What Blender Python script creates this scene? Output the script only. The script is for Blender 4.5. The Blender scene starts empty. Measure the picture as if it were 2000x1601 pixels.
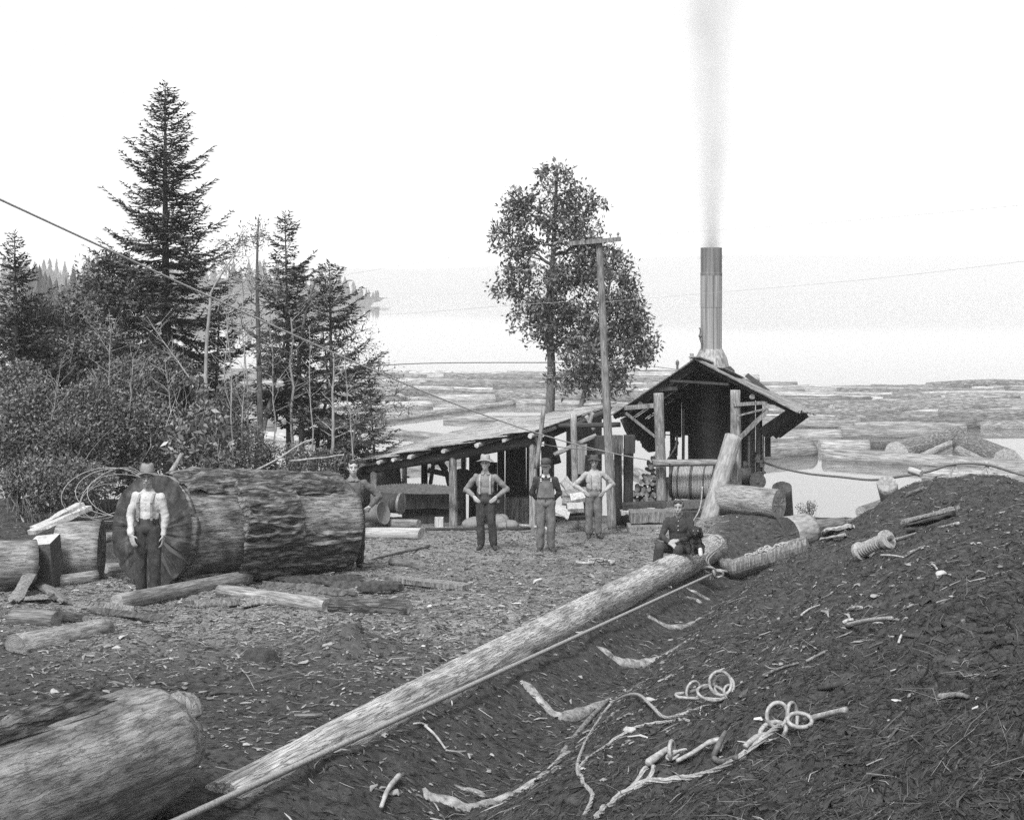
import bpy, math, random
import numpy as np
from mathutils import Vector, Matrix, Quaternion

rng = np.random.default_rng(11)
random.seed(11)
R = math.radians
F, CX, HY, CZ = 2600.0, 1000.0, 564.0, 10.0      # focal length in photo pixels, principal column, horizon row, camera height over the water
scene = bpy.context.scene
COL = scene.collection


def P(px, py, d):
    """a world point seen at photo pixel (px, py) at depth d"""
    return Vector(((px - CX) / F * d, d, CZ - (py - HY) / F * d))


# ------------------------------------------------------------------ noise
def _h(i, j, k):
    n = (i.astype(np.int64) * 374761393 + j.astype(np.int64) * 668265263 + k.astype(np.int64) * 2147483647) & 0xFFFFFFFF
    n = ((n ^ (n >> 13)) * 1274126177) & 0xFFFFFFFF
    return ((n ^ (n >> 16)) & 0xFFFF) / 65535.0


def vnoise(p):
    p = np.asarray(p, float)
    i = np.floor(p).astype(np.int64)
    f = p - i
    u = f * f * (3 - 2 * f)
    x, y, z = i[..., 0], i[..., 1], i[..., 2]
    a = u[..., 0]; b = u[..., 1]; c = u[..., 2]
    def L(q, r, t): return q + (r - q) * t
    z0 = L(L(_h(x, y, z), _h(x + 1, y, z), a), L(_h(x, y + 1, z), _h(x + 1, y + 1, z), a), b)
    z1 = L(L(_h(x, y, z + 1), _h(x + 1, y, z + 1), a), L(_h(x, y + 1, z + 1), _h(x + 1, y + 1, z + 1), a), b)
    return L(z0, z1, c) * 2 - 1


def fbm(p, o=4):
    p = np.asarray(p, float)
    s = 0; a = 1; t = 0
    for q in range(o):
        s = s + a * vnoise(p * (2 ** q) + 17.3 * q); t += a; a *= .5
    return s / t


def sstep(a, b, x):
    t = np.clip((x - a) / (b - a), 0, 1)
    return t * t * (3 - 2 * t)


# ------------------------------------------------------------------ terrain
TA = (-.36, 9.25); TU = (.288, .958)


def trench_s(x, y):
    return (x - TA[0]) * TU[1] - (y - TA[1]) * TU[0]


def gz(x, y, fine=True):
    x = np.asarray(x, float); y = np.asarray(y, float)
    d = np.maximum(y, -12)
    z = CZ - 2.23 - .108 * d - .095 * np.maximum(0, d - 35)
    s = trench_s(x, y)
    z = z - .50 * np.exp(-(s / .60) ** 2) * (1 - sstep(25.5, 29.5, y)) * sstep(3, 6, y)
    bank = 1.3 * sstep(.5, 4.6, s) * (1 - .24 * sstep(4.3, 6, s) * sstep(18, 25, y))
    z = z + bank * (1 - sstep(26.2, 31.5, y)) * sstep(-6, 6, y)
    z = z + .42 * np.exp(-(((x - 5.0) / 1.5) ** 2 + ((y - 29.3) / 1.2) ** 2))
    z = z + .28 * np.exp(-(((x + 1.68) / .34) ** 2 + ((y - 13.6) / .4) ** 2))
    z = z + .16 * np.exp(-(((x + 3.95) / .5) ** 2 + ((y - 14.2) / .4) ** 2))
    z = z + .36 * np.exp(-(((x - 7.75) / .8) ** 2 + ((y - 26.0) / 1.6) ** 2))
    # the ground rises a little under the thicket on the left
    z = z + .5 * sstep(-5.5, -9.5, x) * sstep(19, 24, y) * (1 - sstep(34, 44, y))
    near = 1 - sstep(50, 70, y); onb = sstep(.3, 1.6, s) * (1 - sstep(28, 32, y))
    q = np.stack([x, y, 0 * x], -1)
    z = z + near * (.075 * fbm(q * .55 + 3.1, 3) + onb * (.13 * fbm(q * 1.15 + 8, 3) + .16 * (.25 - np.abs(fbm(q * 1.9 + 2, 3)))))
    if fine:
        z = z + near * (.05 * fbm(q * 2.3, 3) + (.024 + .018 * onb) * fbm(q * 8.0 + 9, 3) - .03 * np.maximum(0, fbm(q * 3.1 + 4, 2) - .25) * 4)
    z = np.where(y > 60, np.minimum(z, -3.0), z)
    return np.maximum(z, -4.0)


def g1(x, y, fine=True):
    return float(gz(np.array([x]), np.array([y]), fine)[0])


_dd = np.concatenate([np.arange(3.5, 45, .02)])


def gp(px, py, up=0.0):
    """where the view ray of a photo pixel meets the ground"""
    x = (px - CX) / F * _dd
    zr = CZ - (py - HY) / F * _dd
    h = gz(x, _dd)
    k = np.where(zr <= h)[0]
    d = _dd[k[0]] if len(k) else 40.0
    x = (px - CX) / F * d
    return Vector((x, d, g1(x, d) + up))


def on_ground(x, y, up=0.0):
    return Vector((x, y, g1(x, y) + up))


# ------------------------------------------------------------------ objects
def tag(o, label=None, cat=None, group=None, kind=None):
    if label: o['label'] = label
    if cat: o['category'] = cat
    if group: o['group'] = group
    if kind: o['kind'] = kind
    return o


def thing(name, loc, label, cat, group=None):
    o = bpy.data.objects.new(name, None)
    COL.objects.link(o)
    o.empty_display_size = .1
    o.location = loc
    return tag(o, label, cat, group)


def link(name, me, parent=None, M=None):
    o = bpy.data.objects.new(name, me)
    COL.objects.link(o)
    if M is not None: o.matrix_basis = M
    if parent is not None:
        o.parent = parent
        q = parent; off = Vector((0, 0, 0))
        o.matrix_parent_inverse = world_of(parent).inverted()
    return o


def world_of(o):
    M = o.matrix_basis.copy()
    if o.parent is not None:
        M = world_of(o.parent) @ o.matrix_parent_inverse @ M
    return M


def copy_tree(o, parent=None):
    c = o.copy(); COL.objects.link(c)
    if parent is not None: c.parent = parent
    for ch in list(o.children): copy_tree(ch, c)
    return c


def frame(p0, p1, up=None):
    """matrix whose local z runs from p0 to p1"""
    p0 = Vector(p0); z = (Vector(p1) - p0).normalized()
    up = Vector(up) if up is not None else (Vector((0, 0, 1)) if abs(z.z) < .95 else Vector((0, 1, 0)))
    x = up.cross(z).normalized(); y = z.cross(x)
    M = Matrix((x, y, z)).transposed().to_4x4(); M.translation = p0
    return M


class MB:
    def __init__(s):
        s.v = []; s.f = []; s.m = []

    def add(s, vs, fs, mi=0):
        n = len(s.v)
        s.v.extend([tuple(q) for q in vs])
        s.f.extend([tuple(n + i for i in f) for f in fs])
        s.m.extend([mi] * len(fs))

    def box(s, c, size, M=None, mi=0, jit=0):
        c = Vector(c); M = M or Matrix.Identity(3)
        vs = []
        for a in (-.5, .5):
            for b in (-.5, .5):
                for e in (-.5, .5):
                    j = Vector((random.uniform(-jit, jit), random.uniform(-jit, jit), random.uniform(-jit, jit)))
                    vs.append(c + M @ (Vector((a * size[0], b * size[1], e * size[2])) + j))
        s.add(vs, [(0, 1, 3, 2), (4, 6, 7, 5), (0, 4, 5, 1), (2, 3, 7, 6), (0, 2, 6, 4), (1, 5, 7, 3)], mi)

    def bar(s, p0, p1, w, h, mi=0, up=None, jit=0, seg=1, warp=0):
        M = frame(p0, p1, up); L = (Vector(p1) - Vector(p0)).length
        vs = []; fs = []
        for k in range(seg + 1):
            ox = random.uniform(-warp, warp); oy = random.uniform(-warp, warp)
            for (a, b) in ((-.5, -.5), (.5, -.5), (.5, .5), (-.5, .5)):
                vs.append(M @ Vector((a * w + ox + random.uniform(-jit, jit), b * h + oy + random.uniform(-jit, jit), L * k / seg)))
        for k in range(seg):
            for i in range(4):
                j = (i + 1) % 4
                fs.append((k * 4 + i, k * 4 + j, k * 4 + 4 + j, k * 4 + 4 + i))
        fs.append((3, 2, 1, 0)); b = seg * 4; fs.append((b, b + 1, b + 2, b + 3))
        s.add(vs, fs, mi)

    def tube(s, pts, r, n=8, mi=0, caps=True, closed=False, lobes=0, pitch=.2, lob=.13):
        pts = [Vector(p) for p in pts]; N = len(pts)
        rr = [r] * N if isinstance(r, (int, float)) else list(r)
        vs = []; fs = []
        t0 = (pts[1] - pts[0]).normalized()
        u = t0.orthogonal().normalized(); ln = 0
        for i, p in enumerate(pts):
            if closed: t = (pts[(i + 1) % N] - pts[i - 1]).normalized()
            else: t = (pts[min(i + 1, N - 1)] - pts[max(i - 1, 0)]).normalized()
            u = (u - t * u.dot(t))
            u = u.normalized() if u.length > 1e-6 else t.orthogonal().normalized()
            w = t.cross(u)
            if i: ln += (p - pts[i - 1]).length
            for k in range(n):
                a = 2 * math.pi * k / n
                q = rr[i] * (1 + (lob * math.cos(lobes * (a - ln / pitch * 2 * math.pi / max(lobes, 1) * 1.0)) if lobes else 0))
                vs.append(p + (u * math.cos(a) + w * math.sin(a)) * q)
        M = N if closed else N - 1
        for i in range(M):
            for k in range(n):
                a = i * n + k; b = i * n + (k + 1) % n; j = ((i + 1) % N) * n
                fs.append((a, b, j + (k + 1) % n, j + k))
        if caps and not closed:
            fs.append(tuple(range(n - 1, -1, -1))); fs.append(tuple((N - 1) * n + k for k in range(n)))
        s.add(vs, fs, mi)

    def lathe(s, prof, n=24, M=None, mi=0, sx=1, sy=1, f=None):
        """profile of (radius, z) turned round the local z axis"""
        M = M or Matrix.Identity(4); vs = []; fs = []
        for (r, z) in prof:
            for k in range(n):
                a = 2 * math.pi * k / n
                p = Vector((r * math.cos(a) * sx, r * math.sin(a) * sy, z))
                if f: p = f(p, a)
                vs.append(M @ p)
        for i in range(len(prof) - 1):
            for k in range(n):
                fs.append((i * n + k, i * n + (k + 1) % n, (i + 1) * n + (k + 1) % n, (i + 1) * n + k))
        if prof[0][0] > 1e-5: fs.append(tuple(range(n - 1, -1, -1)))
        if prof[-1][0] > 1e-5: fs.append(tuple((len(prof) - 1) * n + k for k in range(n)))
        s.add(vs, fs, mi)

    def ball(s, c, r, n=12, m=8, M=None, mi=0):
        if isinstance(r, (int, float)): r = (r, r, r)
        M = M or Matrix.Identity(3); c = Vector(c); vs = []; fs = []
        for i in range(m + 1):
            t = math.pi * i / m
            for k in range(n):
                a = 2 * math.pi * k / n
                vs.append(c + M @ Vector((r[0] * math.sin(t) * math.cos(a), r[1] * math.sin(t) * math.sin(a), r[2] * math.cos(t))))
        for i in range(m):
            for k in range(n):
                fs.append((i * n + k, (i + 1) * n + k, (i + 1) * n + (k + 1) % n, i * n + (k + 1) % n))
        s.add(vs, fs, mi)

    def cone(s, p0, r0, p1, r1, n=12, mi=0, sq=None):
        """a limb: a tapered tube with round ends"""
        p0 = Vector(p0); p1 = Vector(p1); M = frame(p0, p1); L = (p1 - p0).length
        prof = []
        for k in range(5):
            a = math.pi / 2 * k / 4; prof.append((max(r0 * math.sin(a), 1e-6), -r0 * math.cos(a)))
        for k in range(5):
            a = math.pi / 2 * k / 4; prof.append((max(r1 * math.cos(a), 1e-6), L + r1 * math.sin(a)))
        s.lathe(prof, n, M, mi)

    def mesh(s, name):
        me = bpy.data.meshes.new(name)
        me.from_pydata(s.v, [], s.f)
        me.polygons.foreach_set('material_index', s.m)
        return me

    def build(s, name, mats, parent=None, smooth=False, M=None):
        me = s.mesh(name)
        for m in (mats if isinstance(mats, (list, tuple)) else [mats]): me.materials.append(m)
        if smooth: me.polygons.foreach_set('use_smooth', [True] * len(me.polygons))
        me.update()
        return link(name, me, parent, M)


def np_mesh(name, V, Fc, k, mats, smooth=False, mi=None):
    """mesh from arrays: V (n,3), Fc (m,k) faces of k corners"""
    me = bpy.data.meshes.new(name)
    V = np.ascontiguousarray(V, np.float32); Fc = np.ascontiguousarray(Fc, np.int32)
    me.vertices.add(len(V)); me.vertices.foreach_set('co', V.ravel())
    me.loops.add(Fc.size); me.loops.foreach_set('vertex_index', Fc.ravel())
    me.polygons.add(len(Fc))
    me.polygons.foreach_set('loop_start', np.arange(0, Fc.size, k, dtype=np.int32))
    if smooth: me.polygons.foreach_set('use_smooth', np.ones(len(Fc), bool))
    for m in (mats if isinstance(mats, (list, tuple)) else [mats]): me.materials.append(m)
    if mi is not None: me.polygons.foreach_set('material_index', np.ascontiguousarray(mi, np.int32))
    me.update(calc_edges=True); me.validate()
    return me


def smooth_path(pts, n=8):
    """Catmull-Rom through the points"""
    pts = [Vector(p) for p in pts]; out = []
    for i in range(len(pts) - 1):
        a = pts[max(i - 1, 0)]; b = pts[i]; c = pts[i + 1]; d = pts[min(i + 2, len(pts) - 1)]
        for k in range(n):
            t = k / n
            out.append(.5 * ((2 * b) + (c - a) * t + (2 * a - 5 * b + 4 * c - d) * t * t + (3 * b - a - 3 * c + d) * t ** 3))
    out.append(pts[-1])
    return out


# ------------------------------------------------------------------ materials (the plate is monochrome: every colour is a grey)
MATS = {}


def material(name, lo, hi, scale=(6, 6, 6), detail=8, rough=.85, bump=.3, dist=.02, island=0, objrand=.0, p0=.3, p1=.7,
             spots=None, metal=0, cracks=None, spec=.3, coords='Object', rough_n=.6):
    """grey principled material; noise of the given scale runs from lo to hi"""
    m = bpy.data.materials.new(name); m.use_nodes = True
    nt = m.node_tree; N = nt.nodes; Lk = nt.links
    b = N['Principled BSDF']
    b.inputs['Roughness'].default_value = rough
    b.inputs['Metallic'].default_value = metal
    b.inputs['Specular IOR Level'].default_value = spec
    tc = N.new('ShaderNodeTexCoord'); mp = N.new('ShaderNodeMapping'); mp.inputs['Scale'].default_value = scale
    Lk.new(tc.outputs[coords], mp.inputs['Vector'])
    vec = mp.outputs['Vector']
    if objrand or True:
        oi = N.new('ShaderNodeObjectInfo'); ad = N.new('ShaderNodeVectorMath'); ad.operation = 'ADD'
        mu = N.new('ShaderNodeMath'); mu.operation = 'MULTIPLY'; mu.inputs[1].default_value = 37.0
        Lk.new(oi.outputs['Random'], mu.inputs[0]); Lk.new(vec, ad.inputs[0]); Lk.new(mu.outputs[0], ad.inputs[1])
        vec = ad.outputs[0]
    nz = N.new('ShaderNodeTexNoise'); nz.inputs['Scale'].default_value = 1; nz.inputs['Detail'].default_value = detail
    nz.inputs['Roughness'].default_value = rough_n
    Lk.new(vec, nz.inputs['Vector'])
    rp = N.new('ShaderNodeMapRange'); rp.inputs['From Min'].default_value = p0; rp.inputs['From Max'].default_value = p1
    rp.inputs['To Min'].default_value = lo; rp.inputs['To Max'].default_value = hi
    Lk.new(nz.outputs['Fac'], rp.inputs['Value'])
    val = rp.outputs[0]

    def mul(v, q, lo_, hi_):
        r = N.new('ShaderNodeMapRange'); r.inputs['To Min'].default_value = lo_; r.inputs['To Max'].default_value = hi_
        Lk.new(q, r.inputs['Value'])
        w = N.new('ShaderNodeMath'); w.operation = 'MULTIPLY'; Lk.new(v, w.inputs[0]); Lk.new(r.outputs[0], w.inputs[1])
        return w.outputs[0]
    if island:
        g = N.new('ShaderNodeNewGeometry'); val = mul(val, g.outputs['Random Per Island'], 1 - island, 1 + island)
    if objrand:
        val = mul(val, oi.outputs['Random'], 1 - objrand, 1 + objrand)
    if spots:                                        # (scale vector, from, to, factor): stains with shapes of their own
        sc, f0, f1, fac = spots
        m2 = N.new('ShaderNodeMapping'); m2.inputs['Scale'].default_value = sc
        Lk.new(tc.outputs[coords], m2.inputs['Vector'])
        n2 = N.new('ShaderNodeTexNoise'); n2.inputs['Scale'].default_value = 1; n2.inputs['Detail'].default_value = 6
        Lk.new(m2.outputs[0], n2.inputs['Vector'])
        r2 = N.new('ShaderNodeMapRange'); r2.inputs['From Min'].default_value = f0; r2.inputs['From Max'].default_value = f1
        r2.inputs['To Min'].default_value = 1; r2.inputs['To Max'].default_value = fac
        Lk.new(n2.outputs['Fac'], r2.inputs['Value'])
        w = N.new('ShaderNodeMath'); w.operation = 'MULTIPLY'; Lk.new(val, w.inputs[0]); Lk.new(r2.outputs[0], w.inputs[1]); val = w.outputs[0]
    hgt = nz.outputs['Fac']
    if cracks:                                       # (scale vector, width, factor)
        sc, wd, fac = cracks
        m3 = N.new('ShaderNodeMapping'); m3.inputs['Scale'].default_value = sc
        Lk.new(tc.outputs[coords], m3.inputs['Vector'])
        n4 = N.new('ShaderNodeTexNoise'); n4.inputs['Scale'].default_value = 1; n4.inputs['Detail'].default_value = 5
        Lk.new(m3.outputs[0], n4.inputs['Vector'])
        sb = N.new('ShaderNodeMath'); sb.operation = 'SUBTRACT'; sb.inputs[1].default_value = .5; Lk.new(n4.outputs['Fac'], sb.inputs[0])
        ab = N.new('ShaderNodeMath'); ab.operation = 'ABSOLUTE'; Lk.new(sb.outputs[0], ab.inputs[0])
        r3 = N.new('ShaderNodeMapRange'); r3.inputs['From Max'].default_value = wd
        r3.inputs['To Min'].default_value = fac; r3.inputs['To Max'].default_value = 1
        Lk.new(ab.outputs[0], r3.inputs['Value'])
        w = N.new('ShaderNodeMath'); w.operation = 'MULTIPLY'; Lk.new(val, w.inputs[0]); Lk.new(r3.outputs[0], w.inputs[1]); val = w.outputs[0]
        h2 = N.new('ShaderNodeMath'); h2.operation = 'MULTIPLY'; Lk.new(hgt, h2.inputs[0]); Lk.new(r3.outputs[0], h2.inputs[1]); hgt = h2.outputs[0]
    cb = N.new('ShaderNodeCombineColor')
    for i in range(3): Lk.new(val, cb.inputs[i])
    Lk.new(cb.outputs[0], b.inputs['Base Color'])
    if bump:
        bp = N.new('ShaderNodeBump'); bp.inputs['Strength'].default_value = bump; bp.inputs['Distance'].default_value = dist
        Lk.new(hgt, bp.inputs['Height']); Lk.new(bp.outputs[0], b.inputs['Normal'])
    MATS[name] = m
    return m


material('bark', .02, .16, (26, 26, 4.5), bump=1, dist=.03, objrand=.25, cracks=((22, 22, 3.2), .09, .3))
material('thick_bark', .02, .3, (20, 20, 6), bump=1, dist=.05, objrand=.15, cracks=((11, 11, 1.8), .10, .25))
material('peeled_wood', .09, .38, (34, 34, 4), bump=.6, dist=.012, objrand=.2, cracks=((40, 40, 1.1), .06, .45), spots=((3, 3, .7), .45, .75, .55))
material('long_log_wood', .17, .58, (38, 38, 3.2), bump=.8, dist=.015, detail=12, rough_n=.7, cracks=((46, 46, 2.2), .045, .3), spots=((5, 5, 1.2), .47, .66, .5))
material('big_log_wood', .03, .36, (16, 16, 3.6), bump=.8, dist=.03, detail=12, rough_n=.7, spots=((2.6, 2.6, 1.5), .47, .64, .35), cracks=((24, 24, 3), .035, .4))
material('old_log_wood', .05, .40, (22, 22, 4.5), bump=.9, dist=.02, detail=12, rough_n=.72, spots=((3.4, 3.4, 1.5), .47, .64, .55), cracks=((34, 34, 4), .03, .55))
material('grey_wood', .05, .26, (30, 30, 3.5), bump=.6, dist=.012, objrand=.25, cracks=((34, 34, 1.2), .06, .5))
material('pale_wood', .22, .48, (24, 24, 1.5), bump=.5, dist=.01, objrand=.15, cracks=((34, 34, 1.2), .05, .6))
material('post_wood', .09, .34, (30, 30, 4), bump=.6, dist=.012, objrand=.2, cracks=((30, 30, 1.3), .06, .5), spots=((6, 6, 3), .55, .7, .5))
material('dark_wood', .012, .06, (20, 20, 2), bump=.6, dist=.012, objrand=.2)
material('wet_cut', .01, .05, (7, 7, 7), bump=.4, dist=.01, spots=((5, 5, 5), .5, .66, 2.4), rough=.6)
material('dark_cut', .03, .09, (30, 30, 30), bump=.3, dist=.01, spots=((3, 3, 3), .5, .7, 1.6))
material('pale_cut', .25, .45, (40, 40, 4), bump=.3, dist=.005)
material('end_grain', .1, .32, (30, 30, 30), bump=.4, dist=.01)
material('shake_roof', .12, .5, (3, 26, 26), bump=.7, dist=.02, spots=((.8, 3, 3), .45, .7, .45))
material('roof_board', .10, .34, (3, 24, 24), bump=.7, dist=.02, spots=((.8, 3, 3), .45, .7, .45))
material('dark_iron', .012, .03, (14, 14, 14), bump=.3, dist=.006, rough=.55, spec=.4)
material('iron', .04, .13, (20, 20, 20), bump=.35, dist=.006, rough=.6, spec=.5)
material('worn_steel', .14, .36, (40, 40, 40), bump=.4, dist=.005, rough=.5, spec=.5, spots=((25, 25, 25), .5, .7, .65))
material('wire_rope', .13, .34, (60, 60, 60), bump=.3, dist=.004, rough=.55, spec=.5)
material('cable_dark', .07, .16, (60, 60, 60), bump=.2, dist=.004, rough=.6, spec=.4)
material('drum_cable', .2, .42, (160, 3, 3), bump=.3, dist=.005, rough=.55, spec=.5)
material('sheet_metal', .16, .34, (16, 16, .35), bump=.15, dist=.006, rough=.6, spec=.4, spots=((14, 14, .35), .46, .66, .42))
material('sooty_metal', .07, .2, (14, 14, .6), bump=.15, dist=.006, rough=.7, spec=.3)
material('tank_iron', .1, .2, (5, 5, 5), bump=.2, dist=.006, rough=.55, spec=.4, spots=((3, 3, 1), .5, .7, .6))
material('saw_steel', .07, .15, (2, 30, 30), bump=.1, dist=.004, rough=.45, spec=.5)
material('needles', .03, .10, (3, 3, 3), bump=0, island=.55, rough=.7, spec=.25)
material('leaf', .05, .15, (3, 3, 3), bump=0, island=.6, rough=.5, spec=.4)
material('glossy_leaf', .05, .16, (3, 3, 3), bump=0, island=.55, rough=.38, spec=.5)
material('brush_leaf', .04, .15, (2, 2, 2), bump=0, island=.65, rough=.55, spec=.35)
material('trunk', .05, .16, (20, 20, 5), bump=.8, dist=.02)
material('pale_trunk', .12, .34, (20, 20, 5), bump=.6, dist=.015)
material('twig', .10, .3, (12, 12, 12), bump=.3, dist=.005, objrand=.4)
material('chip', .03, .14, (5, 5, 5), bump=0, island=.9, rough=.9)
material('yard_chip', .05, .2, (5, 5, 5), bump=0, island=.9, rough=.9)
material('pale_chip', .1, .34, (5, 5, 5), bump=0, island=.85, rough=.9)
material('litter', .007, .045, (5, 5, 5), bump=0, island=.95, rough=.95)
material('bark_slab', .015, .10, (18, 18, 3), bump=1, dist=.03, objrand=.5)
material('skid_wear', .05, .42, (9, 9, 9), bump=.8, dist=.02, spots=((17, 17, 17), .5, .66, .45), detail=12, rough_n=.7)
material('skin', .3, .4, (14, 14, 14), bump=.1, dist=.003, rough=.6)
material('tan_skin', .22, .3, (14, 14, 14), bump=.1, dist=.003, rough=.6)
material('white_shirt', .32, .44, (16, 16, 16), bump=.4, dist=.012)
material('pale_shirt', .24, .34, (16, 16, 16), bump=.4, dist=.012)
material('grey_shirt', .13, .2, (16, 16, 16), bump=.5, dist=.012)
material('work_shirt', .07, .12, (16, 16, 16), bump=.5, dist=.012)
material('dark_shirt', .02, .04, (16, 16, 16), bump=.4, dist=.012)
material('dark_trousers', .018, .042, (12, 12, 12), bump=.5, dist=.012, spots=((5, 5, 5), .5, .7, 1.6))
material('denim', .075, .13, (12, 12, 12), bump=.5, dist=.012, spots=((5, 5, 5), .5, .7, 1.5))
material('boot', .02, .055, (20, 20, 20), bump=.3, dist=.006, rough=.6)
material('felt', .13, .2, (20, 20, 20), bump=.3, dist=.005)
material('pale_felt', .2, .3, (20, 20, 20), bump=.3, dist=.005)
material('dark_felt', .04, .07, (20, 20, 20), bump=.3, dist=.005)
material('strap', .13, .2, (20, 20, 20), bump=.1, dist=.005)
material('dark_strap', .05, .08, (20, 20, 20), bump=.1, dist=.005)
material('hair', .012, .03, (60, 60, 12), bump=.6, dist=.006, rough=.5)
material('grey_hair', .16, .3, (60, 60, 12), bump=.6, dist=.006, rough=.6)
material('eye_dark', .01, .02, (9, 9, 9), bump=0, rough=.2)
material('button', .5, .6, (9, 9, 9), bump=0, rough=.5)
material('dog_fur', .008, .022, (40, 40, 40), bump=1, dist=.012, rough=.6)
material('pale_fur', .3, .45, (40, 40, 40), bump=.5, dist=.006)
material('bottle_glass', .006, .01, (4, 4, 4), bump=0, rough=.15, spec=.6)
material('pale_label', .5, .65, (20, 20, 20), bump=.1, dist=.003)
material('float_log', .16, .5, (14, 14, 1.0), bump=.7, dist=.04, objrand=.35, cracks=((12, 12, .7), .07, .45), spots=((3, 3, .5), .45, .7, .55))
material('float_bark', .09, .3, (10, 10, 2), bump=1, dist=.06, objrand=.3, cracks=((9, 9, 1.3), .09, .35))
material('float_end', .2, .5, (20, 20, 20), bump=.4, dist=.02, objrand=.3)
material('stone', .2, .42, (8, 8, 8), bump=.5, dist=.02, objrand=.3)
material('hill_wood', .02, .05, (.01, .01, .01), bump=0)
material('far_needles', .02, .05, (.05, .05, .05), bump=0, island=.4)


def ring_end(name, lo, hi, freq=90.0):
    """sawn end: growth rings round the log's own axis, with checks"""
    m = material(name, lo, hi, (14, 14, 14), bump=.3, dist=.008, objrand=.2, spots=((5, 5, 5), .5, .7, .6))
    nt = m.node_tree; N = nt.nodes; Lk = nt.links; b = N['Principled BSDF']
    old = b.inputs['Base Color'].links[0].from_socket
    tc = N.new('ShaderNodeTexCoord'); w = N.new('ShaderNodeTexWave'); w.wave_type = 'RINGS'; w.rings_direction = 'Z'
    w.inputs['Scale'].default_value = freq / 6; w.inputs['Distortion'].default_value = 2.5; w.inputs['Detail'].default_value = 3; w.inputs['Detail Scale'].default_value = .6
    Lk.new(tc.outputs['Object'], w.inputs['Vector'])
    mr = N.new('ShaderNodeMapRange'); mr.inputs['To Min'].default_value = .6; mr.inputs['To Max'].default_value = 1.1; Lk.new(w.outputs['Fac'], mr.inputs['Value'])
    mx = N.new('ShaderNodeMix'); mx.data_type = 'RGBA'; mx.blend_type = 'MULTIPLY'; mx.inputs[0].default_value = 1
    cb = N.new('ShaderNodeCombineColor')
    for i in range(3): Lk.new(mr.outputs[0], cb.inputs[i])
    Lk.new(old, mx.inputs[6]); Lk.new(cb.outputs[0], mx.inputs[7]); Lk.new(mx.outputs[2], b.inputs['Base Color'])


ring_end('end_grain', .12, .32); ring_end('pale_cut', .3, .5); ring_end('float_end', .22, .5, 40)
material('drum_cable_dark', .05, .12, (50, 50, 50), bump=.2, dist=.005, rough=.55, spec=.5)
material('far_rope', .3, .42, (30, 30, 30), bump=0)
# ------------------------------------------------------------------ camera, light, air
cam_d = bpy.data.cameras.new('camera'); cam = bpy.data.objects.new('camera', cam_d); COL.objects.link(cam)
cam.location = (0, 0, CZ); cam.rotation_euler = (R(90), 0, 0)
cam_d.sensor_width = 36; cam_d.lens = F / 2000 * 36
cam_d.shift_y = -(800.5 - HY) / 2000
cam_d.clip_start = .1; cam_d.clip_end = 20000
scene.camera = cam

SUN_EL, SUN_AZ = R(52), R(200)          # compass angle from +y, clockwise: behind the camera, a little to the left
w = bpy.data.worlds.new('World'); scene.world = w; w.use_nodes = True
nt = w.node_tree; bg = nt.nodes['Background']
sky = nt.nodes.new('ShaderNodeTexSky'); sky.sky_type = 'NISHITA'; sky.sun_disc = False
sky.sun_elevation = SUN_EL; sky.sun_rotation = SUN_AZ
sky.air_density = 1.0; sky.dust_density = 4.0; sky.ozone_density = 1.0
sp = nt.nodes.new('ShaderNodeSeparateColor'); cb = nt.nodes.new('ShaderNodeCombineColor')
nt.links.new(sky.outputs[0], sp.inputs[0])
for i in range(3): nt.links.new(sp.outputs[2], cb.inputs[i])   # a plate of that time sees blue light only
nt.links.new(cb.outputs[0], bg.inputs['Color'])
bg.inputs['Strength'].default_value = .115
sd = bpy.data.lights.new('sun', 'SUN'); sd.energy = 2.3; sd.angle = R(11); sd.color = (1, 1, 1)
sun = bpy.data.objects.new('sun', sd); COL.objects.link(sun)
sdir = Vector((math.sin(SUN_AZ) * math.cos(SUN_EL), math.cos(SUN_AZ) * math.cos(SUN_EL), math.sin(SUN_EL)))
sun.rotation_euler = sdir.to_track_quat('Z', 'Y').to_euler(); sun.location = sdir * 60
scene.view_settings.view_transform = 'Standard'; scene.view_settings.look = 'None'
scene.view_settings.exposure = 1.08; scene.view_settings.gamma = 1
scene.cycles.volume_bounces = 2; scene.cycles.max_bounces = 8; scene.cycles.diffuse_bounces = 3
scene.cycles.transparent_max_bounces = 6
scene.cycles.use_denoising = False
scene.cycles.volume_step_rate = 1.0

mb = MB(); mb.box((0, 2900, 118), (7000, 6200, 252))
hm = bpy.data.materials.new('haze'); hm.use_nodes = True; nt = hm.node_tree; nt.nodes.clear()
out = nt.nodes.new('ShaderNodeOutputMaterial'); pv = nt.nodes.new('ShaderNodeVolumePrincipled')
pv.inputs['Color'].default_value = (.99, .99, .99, 1); pv.inputs['Density'].default_value = .0005
nt.links.new(pv.outputs[0], out.inputs['Volume'])
tag(mb.build('haze', hm), 'pale even haze over the water', 'haze', kind='stuff')

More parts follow.
